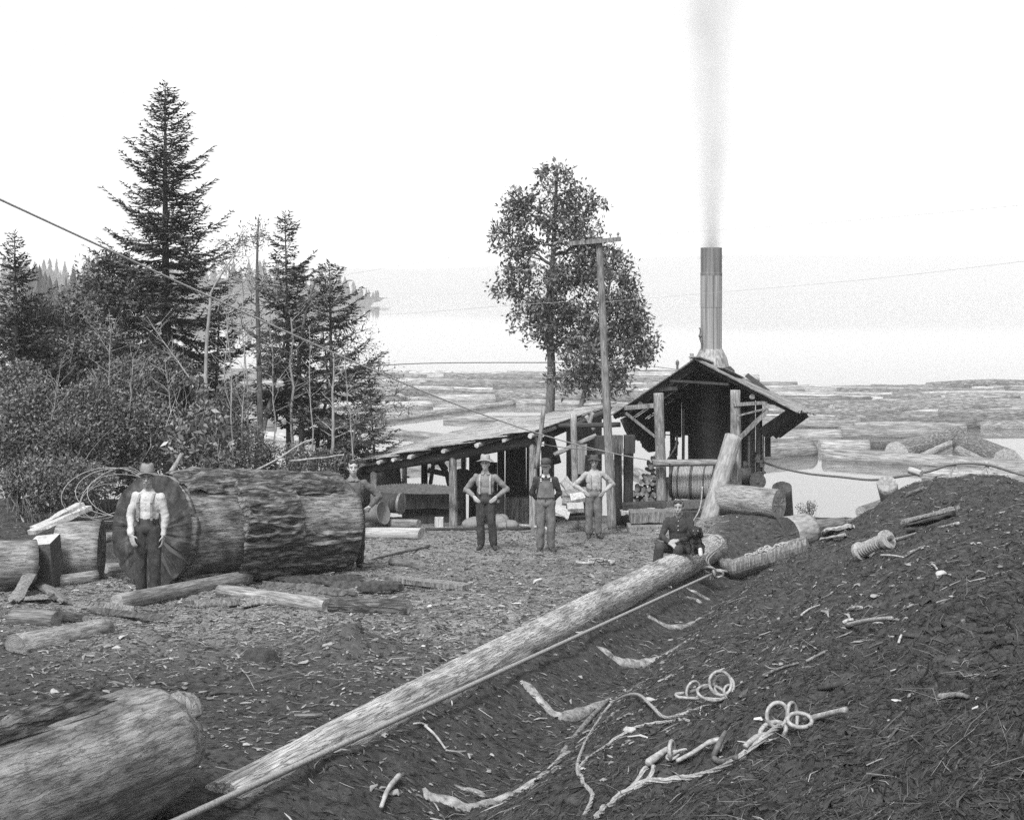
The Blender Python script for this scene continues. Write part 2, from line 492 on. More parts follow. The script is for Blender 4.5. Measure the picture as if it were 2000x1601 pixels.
# ------------------------------------------------------------------ ground sheet
def ground_sheet():
    d = np.concatenate([[-200, -60, -20, -6, 0, 2], np.geomspace(3.2, 40, 470), np.geomspace(40.5, 70, 40), [90, 150, 400, 1500, 5800]])
    t = np.concatenate([[-9, -4, -2, -1.4, -1.1], np.linspace(-1, 1, 480), [1.1, 1.4, 2, 4, 9]])
    D, T = np.meshgrid(d, t, indexing='ij')
    X = T * (1.2 + .42 * np.maximum(D, 0)); X = np.clip(X, -3400, 3400)
    Z = gz(X, D)
    V = np.stack([X, D, Z], -1).reshape(-1, 3)
    n, m = D.shape
    i = np.arange(n * m).reshape(n, m)
    Fc = np.stack([i[:-1, :-1], i[:-1, 1:], i[1:, 1:], i[1:, :-1]], -1).reshape(-1, 4)
    return V, Fc, X, D


gm = material('dirt', .006, .075, (11, 11, 11), detail=12, bump=1, dist=.03, rough=.95, rough_n=.72)
nt = gm.node_tree; N = nt.nodes; Lk = nt.links
# chip-strewn yard against the dark bark heap: an attribute of the ground itself
at = N.new('ShaderNodeAttribute'); at.attribute_name = 'chips'
b = N['Principled BSDF']; old = b.inputs['Base Color'].links[0].from_socket
tc = N.new('ShaderNodeTexCoord'); vo = N.new('ShaderNodeTexNoise'); vo.inputs['Scale'].default_value = 30; vo.inputs['Detail'].default_value = 10; vo.inputs['Roughness'].default_value = .8
Lk.new(tc.outputs['Object'], vo.inputs['Vector'])
rr = N.new('ShaderNodeMapRange'); rr.inputs['From Min'].default_value = .36; rr.inputs['From Max'].default_value = .66; rr.inputs['To Min'].default_value = .025; rr.inputs['To Max'].default_value = .36
Lk.new(vo.outputs['Fac'], rr.inputs['Value'])
cc = N.new('ShaderNodeCombineColor')
for i in range(3): Lk.new(rr.outputs[0], cc.inputs[i])
mx = N.new('ShaderNodeMix'); mx.data_type = 'RGBA'
Lk.new(at.outputs['Fac'], mx.inputs[0]); Lk.new(old, mx.inputs[6]); Lk.new(cc.outputs[0], mx.inputs[7]); Lk.new(mx.outputs[2], b.inputs['Base Color'])


def chip_mask(x, y):
    s = trench_s(x, y)
    q = np.stack([x, y, 0 * x], -1)
    k = (1 - sstep(-1.6, -.7, s)) * sstep(10.5, 15, y + .35 * x + 1.2 * fbm(q * .5, 2)) * (1 - sstep(33, 37, y))
    k = k * (1 - sstep(-5.5, -7.5, x) * sstep(17, 20, y))
    return np.clip(k * (.75 + .5 * fbm(q * .8 + 5, 3)), 0, 1)


V, Fc, GX, GD = ground_sheet()
me = np_mesh('ground', V, Fc, 4, gm, smooth=True)
a = me.attributes.new('chips', 'FLOAT', 'POINT')
a.data.foreach_set('value', chip_mask(GX, GD).ravel().astype(np.float32))
tag(link('ground', me), 'sloping dirt yard strewn with bark and chips', 'ground', kind='structure')

# ------------------------------------------------------------------ lake
wm = bpy.data.materials.new('lake_water'); wm.use_nodes = True; nt = wm.node_tree; b = nt.nodes['Principled BSDF']
b.inputs['Base Color'].default_value = (.12, .12, .12, 1); b.inputs['Roughness'].default_value = .04
b.inputs['IOR'].default_value = 1.95; b.inputs['Specular IOR Level'].default_value = .8
tc = nt.nodes.new('ShaderNodeTexCoord'); mp = nt.nodes.new('ShaderNodeMapping'); mp.inputs['Scale'].default_value = (.5, 1.4, 1)
nz = nt.nodes.new('ShaderNodeTexNoise'); nz.inputs['Scale'].default_value = 1; nz.inputs['Detail'].default_value = 3
bp = nt.nodes.new('ShaderNodeBump'); bp.inputs['Strength'].default_value = .02; bp.inputs['Distance'].default_value = .05
nt.links.new(tc.outputs['Object'], mp.inputs[0]); nt.links.new(mp.outputs[0], nz.inputs['Vector']); nt.links.new(nz.outputs[0], bp.inputs['Height']); nt.links.new(bp.outputs[0], b.inputs['Normal'])
mb = MB(); mb.add([(-3300, 40, 0), (3300, 40, 0), (3300, 5700, 0), (-3300, 5700, 0)], [(0, 1, 2, 3)])
tag(mb.build('lake_water', wm), 'still pale lake water', 'water', kind='structure')

# ------------------------------------------------------------------ far shore
def ridge(name, xs, d, hfun, depth):
    mb = MB(); n = len(xs); prof = [(-1.0, -1), (0, 4), (.25, .55), (.6, .9), (1, 1), (1.6, .8)]
    for (t, h) in prof:
        for x in xs:
            H = hfun(x)
            z = -2 if h == -1 else (4 if h == 4 else H * h)
            mb.v.append((x * (1 + .0 * t), d(x) + t * depth, z))
    for i in range(len(prof) - 1):
        for k in range(n - 1):
            mb.f.append((i * n + k, i * n + k + 1, (i + 1) * n + k + 1, (i + 1) * n + k)); mb.m.append(0)
    return mb.build(name, MATS['hill_wood'], smooth=True)


xs = np.linspace(-2600, 2900, 140)
def hh(x):
    return .9 * (62 + 40 * sstep(-300, 560, x)) + 8 * float(fbm(np.array([[x * .002, 1.5, 0]]), 3)[0]) + 1.8 * float(vnoise(np.array([[x * .03, 4.5, 0]]))[0])
tag(ridge('hills', xs, lambda x: 2750 + .09 * x, hh, 370), 'low wooded hills across the lake, almost lost in haze', 'hills', kind='structure')
hx = np.linspace(-900, -82, 60)
tag(ridge('headland', hx, lambda x: 820 + .10 * x, lambda x: 4 + 12 * float(sstep(-82, -160, x)), 60), 'low point of the near shore', 'headland', kind='structure')


def far_conifers():
    V = []; Fc = []
    for k in range(230):
        x = -86 - 420 * rng.random() ** 1.4
        d = 815 + .10 * x + rng.uniform(0, 55)
        h = rng.uniform(9, 20) * (0.45 + .55 * sstep(-84, -120, x))
        base = 1.0 + 9 * float(sstep(-82, -160, x))
        _conif(V, Fc, x, d, base, h)
    for k in range(40):                                # nearer hazy firs far left, beyond the thicket
        px = rng.uniform(60, 175); d = rng.uniform(260, 330)
        p = P(px, 0, d)
        _conif(V, Fc, p.x, d, .5, rng.uniform(9, 15) - (px - 75) * .02)
    V = np.array(V); Fc = np.array(Fc)
    return link('far_wood', np_mesh('far_wood', V, Fc, 3, MATS['far_needles']))


def _conif(V, Fc, x, d, base, h):
    w = h * rng.uniform(.17, .3); lev = 9
    for L in range(lev):
        t = L / lev; z0 = base + h * (.08 + .92 * t); r = w * (1 - t) * rng.uniform(.75, 1.15) + .2
        z1 = base + h * min(1, .08 + .92 * t + .22)
        for a in range(7):
            an = a * .9 + rng.uniform(0, .8); n = len(V); q = r * rng.uniform(.6, 1.2)
            V.append((x + q * math.cos(an), d + q * math.sin(an), z0 - .02 * h)); V.append((x + .5 * q * math.cos(an + .8), d + .5 * q * math.sin(an + .8), z0 + .02 * h)); V.append((x, d, z1))
            Fc.append((n, n + 1, n + 2))


tag(far_conifers(), 'far wood of hazy conifers on the low point', 'wood', kind='stuff')
# ------------------------------------------------------------------ logs
def log_mesh(name, L, r0, r1, mats, n=22, nz=None, rough=.04, bend=0.0, seed=0, ends=(0, 0), knots=0, dish=0.0, endx=0.0, groove=.02, flare=0.0, taper_ends=0.0):
    """a log along local z; mats = (side, end)."""
    nz = nz or max(6, int(L / .35))
    zs = np.linspace(0, L, nz + 1)
    th = np.linspace(0, 2 * np.pi, n, endpoint=False)
    Z, T = np.meshgrid(zs, th, indexing='ij')
    rad = r0 + (r1 - r0) * Z / L + flare * np.exp(-Z / (.12 * L + .2))
    q = np.stack([np.cos(T) * 1.3 + seed * 3.7, np.sin(T) * 1.3, Z * .55], -1)
    q2 = np.stack([np.cos(T) * 5 + seed, np.sin(T) * 5, Z * 1.1], -1)
    rad = rad * (1 + rough * 1.6 * fbm(q, 3)) + groove * fbm(q2, 3)
    rs = np.random.default_rng(seed + 5)
    for _ in range(knots):
        kz = rs.uniform(.1, .9) * L; kt = rs.uniform(0, 6.28); w = .16 * r0 + .05
        dt = np.abs((T - kt + np.pi) % (2 * np.pi) - np.pi) * r0
        rad = rad + .16 * r0 * np.exp(-(((Z - kz) / w) ** 2 + (dt / w) ** 2))
    if taper_ends:
        e = np.minimum(Z, L - Z); rad = rad * (1 - .35 * (1 - sstep(0, taper_ends, e)))
    bx = bend * np.sin(np.pi * Z / L)
    X = rad * np.cos(T) + bx; Y = rad * np.sin(T)
    # ragged or sloping ends
    Zs = Z + (np.where(Z == 0, 1, 0) * ends[0] + np.where(Z == L, 1, 0) * ends[1]) * Y + np.where(Z == 0, 1, 0) * endx * X
    V = np.stack([X, Y, Zs], -1).reshape(-1, 3).tolist()
    m = nz + 1; fs = []; mi = []
    for i in range(nz):
        for k in range(n):
            fs.append((i * n + k, i * n + (k + 1) % n, (i + 1) * n + (k + 1) % n, (i + 1) * n + k)); mi.append(0)
    for (row, zz, sg) in ((0, 0.0, -1), (nz, L, 1)):
        base = len(V)
        for k in range(n):
            p = V[row * n + k]; V.append((p[0] * .5 + bx[row, 0] * .5, p[1] * .5, zz + (p[2] - zz) * .5 + sg * (-dish) + rs.uniform(-.008, .008) * r0 * 4))
        V.append((bx[row, 0], 0, zz - sg * dish)); c = len(V) - 1
        for k in range(n):
            a, b2 = row * n + k, row * n + (k + 1) % n; a2, c2 = base + k, base + (k + 1) % n
            fs.append((a, a2, c2, b2) if sg < 0 else (a, b2, c2, a2)); mi.append(1)
            fs.append((a2, c, c2) if sg < 0 else (a2, c2, c)); mi.append(1)
    me = bpy.data.meshes.new(name); me.from_pydata(V, [], fs)
    for q in mats: me.materials.append(q)
    me.polygons.foreach_set('material_index', mi)
    me.polygons.foreach_set('use_smooth', [q == 0 for q in mi])
    me.update()
    return me


def log(name, p0, p1, r0, r1, side='bark', end='end_grain', label=None, cat=None, group=None, parent=None, roll=0, **kw):
    p0 = Vector(p0); p1 = Vector(p1)
    kw.setdefault('seed', random.randint(0, 999))
    me = log_mesh(name, (p1 - p0).length, r0, r1, (MATS[side], MATS[end]), **kw)
    M = frame(p0, p1) @ Matrix.Rotation(roll, 4, 'Z')
    return tag(link(name, me, parent, M), label, cat, group)


def lie(pxa, pya, pxb, pyb, r, sink=.3):
    """two ground points under photo pixels, raised so a log of radius r rests there"""
    a = gp(pxa, pya); b = gp(pxb, pyb)
    return a + Vector((0, 0, r * (1 - sink))), b + Vector((0, 0, r * (1 - sink)))


# ------------------------------------------------------------------ the boom of floating logs
variants = []
for k, (L, r, kn) in enumerate([(11, .52, 2), (13, .44, 3), (9.5, .60, 1), (15, .48, 2), (12, .66, 2), (8, .40, 1), (14, .56, 3), (10, .47, 0)]):
    variants.append((L, r, log_mesh('floating_log', L, r, r * .82, (MATS['float_bark' if k in (2, 4, 6) else 'float_log'], MATS['float_end']), n=12, nz=10, rough=.07, bend=random.uniform(-.25, .25), seed=40 + k, knots=kn, ends=(random.uniform(-.2, .2), random.uniform(-.2, .2)))))
BOOM = 'logs floating in the boom on the lake'
n_float = 0


def float_log(px0, px1_or_ang, d, ang=0.0, v=None, label='weathered log floating among hundreds in the boom', zz=None):
    global n_float
    L, r, me = variants[v if v is not None else random.randrange(8)]
    o = bpy.data.objects.new('floating_log', me); COL.objects.link(o)
    x = (px0 - CX) / F * d
    a = ang
    dirv = Vector((math.cos(a), math.sin(a), random.uniform(-.006, .006)))
    z = r * (.30 if zz is None else zz) + random.uniform(-.08, .12)
    c = Vector((x, d, z))
    o.matrix_basis = frame(c - dirv * L / 2, c + dirv * L / 2) @ Matrix.Rotation(random.uniform(0, 6.28), 4, 'Z')
    tag(o, label, 'log', BOOM); n_float += 1
    return o


random.seed(5)
LB_R = 'weathered log packed in the boom right of the engine house'
LB_L = 'weathered log packed in the boom left of the pole'
d = 95.0
while d < 131:
    x0 = 1470 + random.uniform(-120, 60)
    while x0 < 2040:
        v = random.randrange(8); L = variants[v][0]; wpx = L / d * F
        if random.random() < .93:
            float_log(x0 + wpx / 2, 0, d + random.uniform(-.5, .5), random.gauss(.02, .07) if random.random() < .85 else random.uniform(-.5, .5), v, LB_R, random.choice((.2, .35, .35, .6)))
        x0 += wpx * random.uniform(.9, 1.15)
    d += .8 + (d - 95) * .008
d = 118.0
while d < 154:
    x0 = 470 + random.uniform(-200, 0)
    while x0 < 1270:
        v = random.randrange(8); L = variants[v][0]; wpx = L / d * F
        if random.random() < .9:
            float_log(x0 + wpx / 2, 0, d + random.uniform(-.5, .5), random.gauss(.0, .08) if random.random() < .85 else random.uniform(-.5, .5), v, LB_L, random.choice((.2, .35, .35, .6)))
        x0 += wpx * random.uniform(.92, 1.2)
    d += 1.05 + (d - 118) * .012
for d in np.arange(96, 118, 2.2):                       # behind the firs the boom comes nearer
    for px in np.arange(430, 560 + (d - 96) * 9, 260):
        float_log(px + random.uniform(-40, 40), 0, d, random.gauss(.06, .05), None, 'weathered log packed in the boom seen between the firs')


def wlog(pa, pb, r0, r1, label, side='float_log', cat='log', zz=.35, **kw):
    """single log on the water between two pixels of its axis"""
    pts = []
    for (px, py) in (pa, pb):
        d = (CZ - r0 * zz) / ((py - HY) / F); pts.append(Vector(((px - CX) / F * d, d, r0 * zz)))
    kw.setdefault('rough', .06)
    return log('floating_log', pts[0], pts[1], r0, r1, side, 'float_end', label, cat, BOOM, n=18, **kw)


wlog((1610, 891), (2010, 917), .52, .50, 'long straight log floating alone nearest the dark mound', seed=3, knots=2, rough=.03)
wlog((1440, 893), (1583, 880), .66, .62, 'thick log with pale end floating just right of the shed', seed=4)
wlog((1600, 874), (1696, 874), .5, .5, 'thick grey log in the row behind the long lone log', seed=8)
wlog((1697, 872), (1752, 873), .34, .34, 'short dark log chunk floating in the gap', 'bark', seed=9)
wlog((1752, 886), (1868, 851), .72, .58, 'big rough barked log slanting toward the gap', 'float_bark', seed=10, rough=.1)
wlog((1800, 893), (1872, 858), .24, .2, 'slim pale log beside the big slanting log', 'float_log', seed=11)
wlog((1968, 905), (1880, 866), .85, .7, 'big ragged barked log at the right edge of the boom', 'float_bark', seed=12, rough=.12)
wlog((1950, 918), (1872, 880), .3, .3, 'thin log slanting in front of the ragged log', seed=13)
wlog((1640, 848), (1875, 848), .6, .5, 'long dark log at the near edge of the packed boom', seed=14)
wlog((1480, 856), (1640, 852), .6, .5, 'rough log at the near edge of the boom beside the eave', seed=15)
wlog((1800, 928), (1990, 936), .45, .45, 'pale log floating behind the mound with crossed stakes', seed=16)
wlog((866, 819), (1075, 819), .3, .3, 'slender boom stick floating alone in open water', seed=17, rough=.02)
wlog((735, 842), (905, 858), .3, .26, 'thin floating log beside the small firs', seed=18, rough=.02)
wlog((738, 823), (1002, 788), .3, .3, 'boom stick edging the packed logs on the left', seed=19, rough=.02)
wlog((1000, 785), (1270, 794), .34, .3, 'boom stick behind the broadleaf tree', seed=20, rough=.02)
wlog((768, 906), (905, 896), .4, .4, 'log floating beyond the low shed posts', seed=21)
wlog((770, 914), (840, 912), .35, .3, 'short log floating under the low end of the shed roof', seed=22)
wlog((930, 772), (1010, 776), .5, .55, 'log with a pale cut end in the left boom', 'float_log', seed=24, zz=.5)
wlog((1100, 772), (1150, 775), .8, .7, 'dark rounded log behind the trunk of the broadleaf tree', 'float_bark', seed=25, zz=.5)
wlog((1205, 905), (1260, 930), .3, .3, 'floating log seen between the sign boards and the woodpile', seed=26)
wlog((480, 850), (700, 868), .4, .3, 'long floating log seen behind the fir trunks', seed=27, rough=.02)
# ------------------------------------------------------------------ foliage helpers
def quads_from(C, D, U, Lh, Wd, fold=0.0):
    """diamond leaves: centres C, long axes D, normals U; two triangles' worth in one quad strip"""
    S = np.cross(D, U); S /= np.linalg.norm(S, axis=1, keepdims=True) + 1e-9
    n = len(C)
    a = C; b = C + D * (Lh * .45)[:, None] + S * (Wd * .5)[:, None] + U * (fold * Wd)[:, None]
    c = C + D * Lh[:, None]; e = C + D * (Lh * .45)[:, None] - S * (Wd * .5)[:, None] + U * (fold * Wd)[:, None]
    V = np.stack([a, b, c, e], 1).reshape(-1, 3)
    Fc = np.arange(n * 4).reshape(n, 4)
    return V, Fc


def unit(a):
    return a / (np.linalg.norm(a, axis=-1, keepdims=True) + 1e-9)


def rand_dirs(n, up=0.0, r=None):
    v = (r or rng).normal(size=(n, 3)); v[:, 2] += up
    return unit(v)


def sliver(V, Fc, p, q, w, nrm):
    n = len(V); s = (q - p).cross(nrm)
    s = s.normalized() * w if s.length > 1e-6 else Vector((w, 0, 0))
    m = p.lerp(q, .4)
    V.extend([p, m + s, q, m - s]); Fc.append((n, n + 1, n + 2, n + 3))


def fir(base, top, spread, crown_from, label, cat='fir tree', r=.14, density=1.0, seed=1, name='fir_tree', bare=0.0, group=None, lean=0, irregular=.25, side=0):
    rs = random.Random(seed)
    base = Vector(base); top = Vector(top); H = top.z - base.z
    root = thing(name, base, label, cat, group)
    mb = MB(); pts = []; rad = []
    for k in range(13):
        t = k / 12; p = base.lerp(top, t) + Vector((.05 * math.sin(5 * t + seed), .05 * math.cos(4 * t + seed), 0)) * H * .04
        pts.append(p); rad.append(r * (1 - t) ** .85 + .006)
    pts[0].z -= .4
    mb.tube(pts, rad, 9)
    mb.build('trunk', MATS['trunk'], root, smooth=True)
    br = MB(); V = []; Fc = []

    def axis(t):
        f = t * 12; i = min(int(f), 11); return pts[i].lerp(pts[i + 1], f - i)
    z = crown_from
    while z < .985:
        t = (z - crown_from) / (1 - crown_from)
        nb = 6 if t < .8 else 5
        a0 = rs.uniform(0, 6.28)
        for b_ in range(nb):
            if rs.random() > density: continue
            az = a0 + b_ * 6.283 / nb + rs.uniform(-.35, .35)
            ln = spread * ((1 - t) ** .8) * (.55 + .45 * min(1, t * 6 + .35)) * rs.uniform(1 - irregular * 1.6, 1 + irregular) + .10
            if side: ln *= 1 + side * math.cos(az)
            el = -.15 + .75 * t + rs.uniform(-.12, .12)
            o = axis(min(.999, z + rs.uniform(-.012, .012)))
            h = Vector((math.cos(az), math.sin(az), 0))
            bp_ = []
            for k in range(6):
                u = k / 5
                bp_.append(o + h * ln * u * math.cos(el * .6) + Vector((0, 0, ln * (math.sin(el) * u - .22 * math.sin(u * 2.6) * (1 - t) + .20 * u * u))))
            br.tube(bp_, [.018 * (1 - k / 5) * (ln / 1.5) ** .5 + .004 for k in range(6)], 3, caps=False)
            sidev = Vector((-h.y, h.x, 0))
            step = .085; s = (.10 if ln > .5 else .02) + rs.random() * .05 + bare * ln
            while s < ln:
                u = s / ln * 5; i = min(int(u), 4); p = bp_[i].lerp(bp_[i + 1], u - i); tv = (bp_[i + 1] - bp_[i]).normalized()
                tl = min(.62, .10 + (ln - s) * .5) * rs.uniform(.5, 1.1)
                for sg in (-1, 1):
                    dv = (tv * .75 + sidev * sg * .8 + Vector((0, 0, rs.uniform(-.45, .12)))).normalized()
                    q = p + dv * tl
                    nv = Vector((rs.uniform(-.5, .5), rs.uniform(-.5, .5), 1))
                    sliver(V, Fc, p, q, .018 + .012 * rs.random(), nv)
                    m = int(tl / .07)
                    for j in range(m):
                        f = (j + .7) / (m + .5); c = p.lerp(q, f)
                        for s2 in (-1, 1):
                            w = dv.cross(Vector((0, 0, 1))) * s2
                            e = (dv * .8 + w * .7 + Vector((rs.uniform(-.3, .3), rs.uniform(-.3, .3), rs.uniform(-.5, .25)))).normalized()
                            sliver(V, Fc, c, c + e * rs.uniform(.08, .17) * (1.15 - .4 * f), .021, Vector((rs.uniform(-1, 1), rs.uniform(-1, 1), .8)))
                s += step * rs.uniform(.8, 1.25)
            sliver(V, Fc, bp_[4], bp_[5] + (bp_[5] - bp_[4]) * .3, .03, Vector((0, 0, 1)))
        z += (.30 if t < .6 else .24) / H * rs.uniform(.85, 1.2)
    for k in range(14):                                  # leader shoot
        p = axis(.97 + .03 * k / 14); a = rs.uniform(0, 6.28)
        sliver(V, Fc, p, p + Vector((math.cos(a) * .1, math.sin(a) * .1, .09)), .014, Vector((math.sin(a), 0, .6)))
    br.build('branches', MATS['trunk'], root)
    me = np_mesh('crown', np.array([tuple(v) for v in V]), np.array(Fc), 4, MATS['needles'])
    link('crown', me, root, Matrix.Identity(4))
    return root


def blob_points(blobs, n, shell=.35, r=None):
    """points inside ellipsoids [(centre, (rx,ry,rz))], denser towards the outside"""
    r = r or rng
    vol = np.array([b[1][0] * b[1][1] * b[1][2] for b in blobs]) ** .72
    idx = r.choice(len(blobs), n, p=vol / vol.sum())
    d = rand_dirs(n, 0, r); rad = r.random(n) ** shell
    C = np.array([tuple(b[0]) for b in blobs])[idx]; S = np.array([b[1] for b in blobs])[idx]
    return C + d * rad[:, None] * S, d


def px_blob(px, py, d, rpx, rpy, depth=None):
    s = d / F
    return (P(px, py, d), (rpx * s, depth if depth else (rpx + rpy) / 2 * s, rpy * s))


def limb(mb, a, b, r0, r1, sag=.1, n=6, k=5, wob=.05):
    a = Vector(a); b = Vector(b); L = (b - a).length
    pts = []
    for i in range(n):
        t = i / (n - 1)
        p = a.lerp(b, t) + Vector((0, 0, -sag * L * math.sin(math.pi * t)))
        if 0 < i < n - 1: p += Vector((random.uniform(-wob, wob), random.uniform(-wob, wob), random.uniform(-wob, wob))) * L
        pts.append(p)
    mb.tube(pts, [r0 + (r1 - r0) * i / (n - 1) for i in range(n)], k, caps=False)
    return pts


def broadleaf(name, trunk_pts, trunk_r, blobs, n_tips, leaves, leaf_len, label, cat='tree', leaf_mat='leaf', trunk_mat='trunk', seed=3, from_t=.35, gap=.0, shell=.38, scatter=.16, limbs=26, group=None, extra_trunks=(), wide=.42):
    r = np.random.default_rng(seed); random.seed(seed)
    tp = smooth_path(trunk_pts, 6); root = thing(name, trunk_pts[0], label, cat, group)
    mb = MB(); N = len(tp)
    tp[0] = tp[0] - Vector((0, 0, .3))
    mb.tube(tp, [trunk_r * (1 - .82 * i / (N - 1)) for i in range(N)], 10)
    for (pts, rr) in extra_trunks:
        q = smooth_path(pts, 6); mb.tube(q, [rr * (1 - .8 * i / (len(q) - 1)) for i in range(len(q))], 8)
        tp = tp + q[len(q) // 3:]
    mb.build('trunk', MATS[trunk_mat], root, smooth=True)
    tips, dr = blob_points(blobs, n_tips, shell, r)
    if gap:
        keep = fbm(tips * 1.1 + seed, 2) > (-.4 + gap); tips = tips[keep]; dr = dr[keep]
    mb = MB()
    A = np.array([tuple(p) for p in tp[int(len(tp) * from_t):]])
    hub, _ = blob_points(blobs, limbs, .5, r)
    hubs = []
    for h in hub:
        k = A[:, 2] < h[2] + .1; cand = A[k] if k.any() else A[:1]
        j = np.argmin(np.linalg.norm(cand - h, axis=1) + .35 * np.abs(cand[:, 2] - (h[2] - .9)))
        pts = limb(mb, cand[j], h, trunk_r * .28, trunk_r * .08, -.06, 6, 5)
        hubs += [tuple(q) for q in pts[2:]]
    Hb = np.array(hubs)
    for p in tips:
        j = np.argmin(np.linalg.norm(Hb - p, axis=1))
        limb(mb, Hb[j], p, .011, .004, -.05, 4, 3)
    mb.build('branches', MATS[trunk_mat], root)
    n = len(tips); k = leaves
    C = np.repeat(tips, k, 0) + r.normal(size=(n * k, 3)) * scatter * .55
    D = rand_dirs(n * k, .1, r) * .8 + np.repeat(dr, k, 0) * .5; D = unit(D)
    U = unit(r.normal(size=(n * k, 3)) * .7 + np.array([0, 0, .9]))
    L = leaf_len * r.uniform(.6, 1.2, n * k); W = L * wide * r.uniform(.8, 1.2, n * k)
    V, Fc = quads_from(C, D, U, L, W, .12)
    link('crown', np_mesh('crown', V, Fc, 4, MATS[leaf_mat]), root, Matrix.Identity(4))
    return root


# ------------------------------------------------------------------ firs
def at_base(px, d, up=0):
    x = (px - CX) / F * d
    return on_ground(x, d, up)


b = at_base(331, 33); fir(b, P(321, 158, 33), 2.45, .24, 'tallest fir, dense and pointed, rising behind the giant log', r=.17, seed=2, density=1.0)
b = at_base(566, 33.5); fir(b, P(557, 415, 33.5), 1.4, .38, 'slim fir with open whorled top, right of the tall thin alder', r=.085, seed=5, density=.8, irregular=.35)
b = at_base(655, 33); fir(b, P(642, 510, 33), 1.75, .3, 'shorter fir nearest the shed, dense at mid height', r=.085, seed=9, density=.9, irregular=.35)
b = at_base(30, 31); fir(b, P(30, 452, 31), 1.6, .15, 'drooping fir at the left edge of the picture', r=.12, seed=12, density=.95, irregular=.4)
b = at_base(740, 36); fir(b, P(722, 745, 36), .85, .15, 'low bushy young fir beside the end of the shed roof', r=.05, seed=14, density=.9, irregular=.5)
b = at_base(255, 34); fir(b, P(262, 600, 34), 1.5, .10, 'half hidden dark fir under the tallest fir', r=.09, seed=17, density=.9, irregular=.4)
b = at_base(470, 31); fir(b, P(592, 520, 34.5), .8, .45, 'slender dark fir leaning between the two small firs', r=.07, seed=21, density=.85, irregular=.5)
b = at_base(520, 30.5); fir(b, P(530, 868, 30.5), .7, .05, 'knee high fir sapling at the foot of the alder', r=.03, seed=23, density=.8)
b = at_base(410, 33); fir(b, P(432, 560, 33.5), 1.0, .2, 'feathery fir mass right of the tallest fir', r=.07, seed=25, density=.9, irregular=.5)

# ------------------------------------------------------------------ broadleaf trees
D0 = 39.0
broadleaf('broadleaf_tree', [at_base(1072, D0), P(1073, 835, D0), P(1077, 720, D0), P(1072, 610, D0), P(1080, 500, D0), P(1085, 400, D0), P(1088, 330, D0)], .17,
          [px_blob(1090, 365, D0, 55, 48), px_blob(1010, 395, D0, 34, 34), px_blob(1140, 420, D0, 50, 55), px_blob(1060, 440, D0, 80, 60), px_blob(1000, 470, D0, 45, 45),
           px_blob(1090, 530, D0, 110, 80), px_blob(1000, 550, D0, 48, 42), px_blob(1050, 625, D0, 60, 45), px_blob(1130, 620, D0, 80, 70), px_blob(1080, 600, D0, 45, 90), px_blob(1085, 470, D0, 70, 60), px_blob(1160, 540, D0 - .5, 50, 75), px_blob(1150, 470, D0 - .4, 42, 45), px_blob(1160, 620, D0 - .6, 45, 60)],
          1500, 13, .165, 'tall round crowned broadleaf tree behind the low shed', seed=31, gap=.2, limbs=34, leaf_mat='leaf', scatter=.17)
broadleaf('broadleaf_tree', [at_base(1110, D0 - 1), P(1128, 830, D0 - 1), P(1148, 740, D0 - 1), P(1168, 650, D0 - 1), P(1190, 560, D0 - 1), P(1200, 500, D0 - 1)], .085,
          [px_blob(1195, 530, 38, 42, 45), px_blob(1215, 600, 38, 50, 60), px_blob(1230, 670, 38, 58, 55), px_blob(1150, 690, 38, 60, 40), px_blob(1180, 740, 38, 60, 36), px_blob(1110, 740, 38, 40, 30), px_blob(1262, 690, 38, 22, 24)],
          700, 13, .16, 'leaning smaller broadleaf tree by the telegraph pole', seed=33, gap=.22, limbs=24, scatter=.17)
broadleaf('broadleaf_tree', [at_base(185, 33), P(190, 800, 33), P(200, 650, 33), P(215, 540, 33)], .10,
          [px_blob(210, 540, 33, 65, 50), px_blob(170, 610, 33, 55, 70), px_blob(250, 610, 33, 70, 80), px_blob(180, 700, 33, 60, 50), px_blob(120, 640, 33, 55, 55)],
          820, 15, .12, 'leafy tree left of the tallest fir', seed=35, gap=.2, limbs=22)
broadleaf('broadleaf_tree', [at_base(415, 30), P(402, 745, 30), P(410, 600, 30), P(418, 560, 30), P(470, 480, 30)], .055,
          [px_blob(440, 490, 30.5, 42, 36), px_blob(470, 540, 30.5, 60, 50), px_blob(500, 470, 30.5, 40, 45), px_blob(540, 560, 30.5, 40, 40)],
          150, 9, .075, 'pale stemmed alder in front of the tallest fir with sparse leaves', trunk_mat='pale_trunk', leaf_mat='brush_leaf', seed=37, gap=.1, limbs=14)
broadleaf('broadleaf_tree', [at_base(512, 31.5), P(508, 800, 31.5), P(504, 640, 31.5), P(502, 520, 31.5), P(505, 425, 31.5)], .085,
          [px_blob(500, 560, 31.5, 40, 50), px_blob(520, 680, 31.5, 55, 60), px_blob(480, 640, 31.5, 40, 50), px_blob(505, 470, 31.5, 22, 36)],
          110, 8, .075, 'tall thin bare topped alder left of the slim fir', seed=39, gap=.1, limbs=16, leaf_mat='brush_leaf', from_t=.3)
broadleaf('broadleaf_tree', [at_base(592, 33), P(588, 820, 33), P(584, 700, 33), P(600, 600, 33), P(620, 540, 33)], .085,
          [px_blob(620, 600, 33, 60, 60), px_blob(560, 690, 33, 50, 50), px_blob(640, 690, 33, 60, 40)],
          170, 9, .08, 'dark trunked alder between the small firs', seed=41, gap=.1, limbs=16)
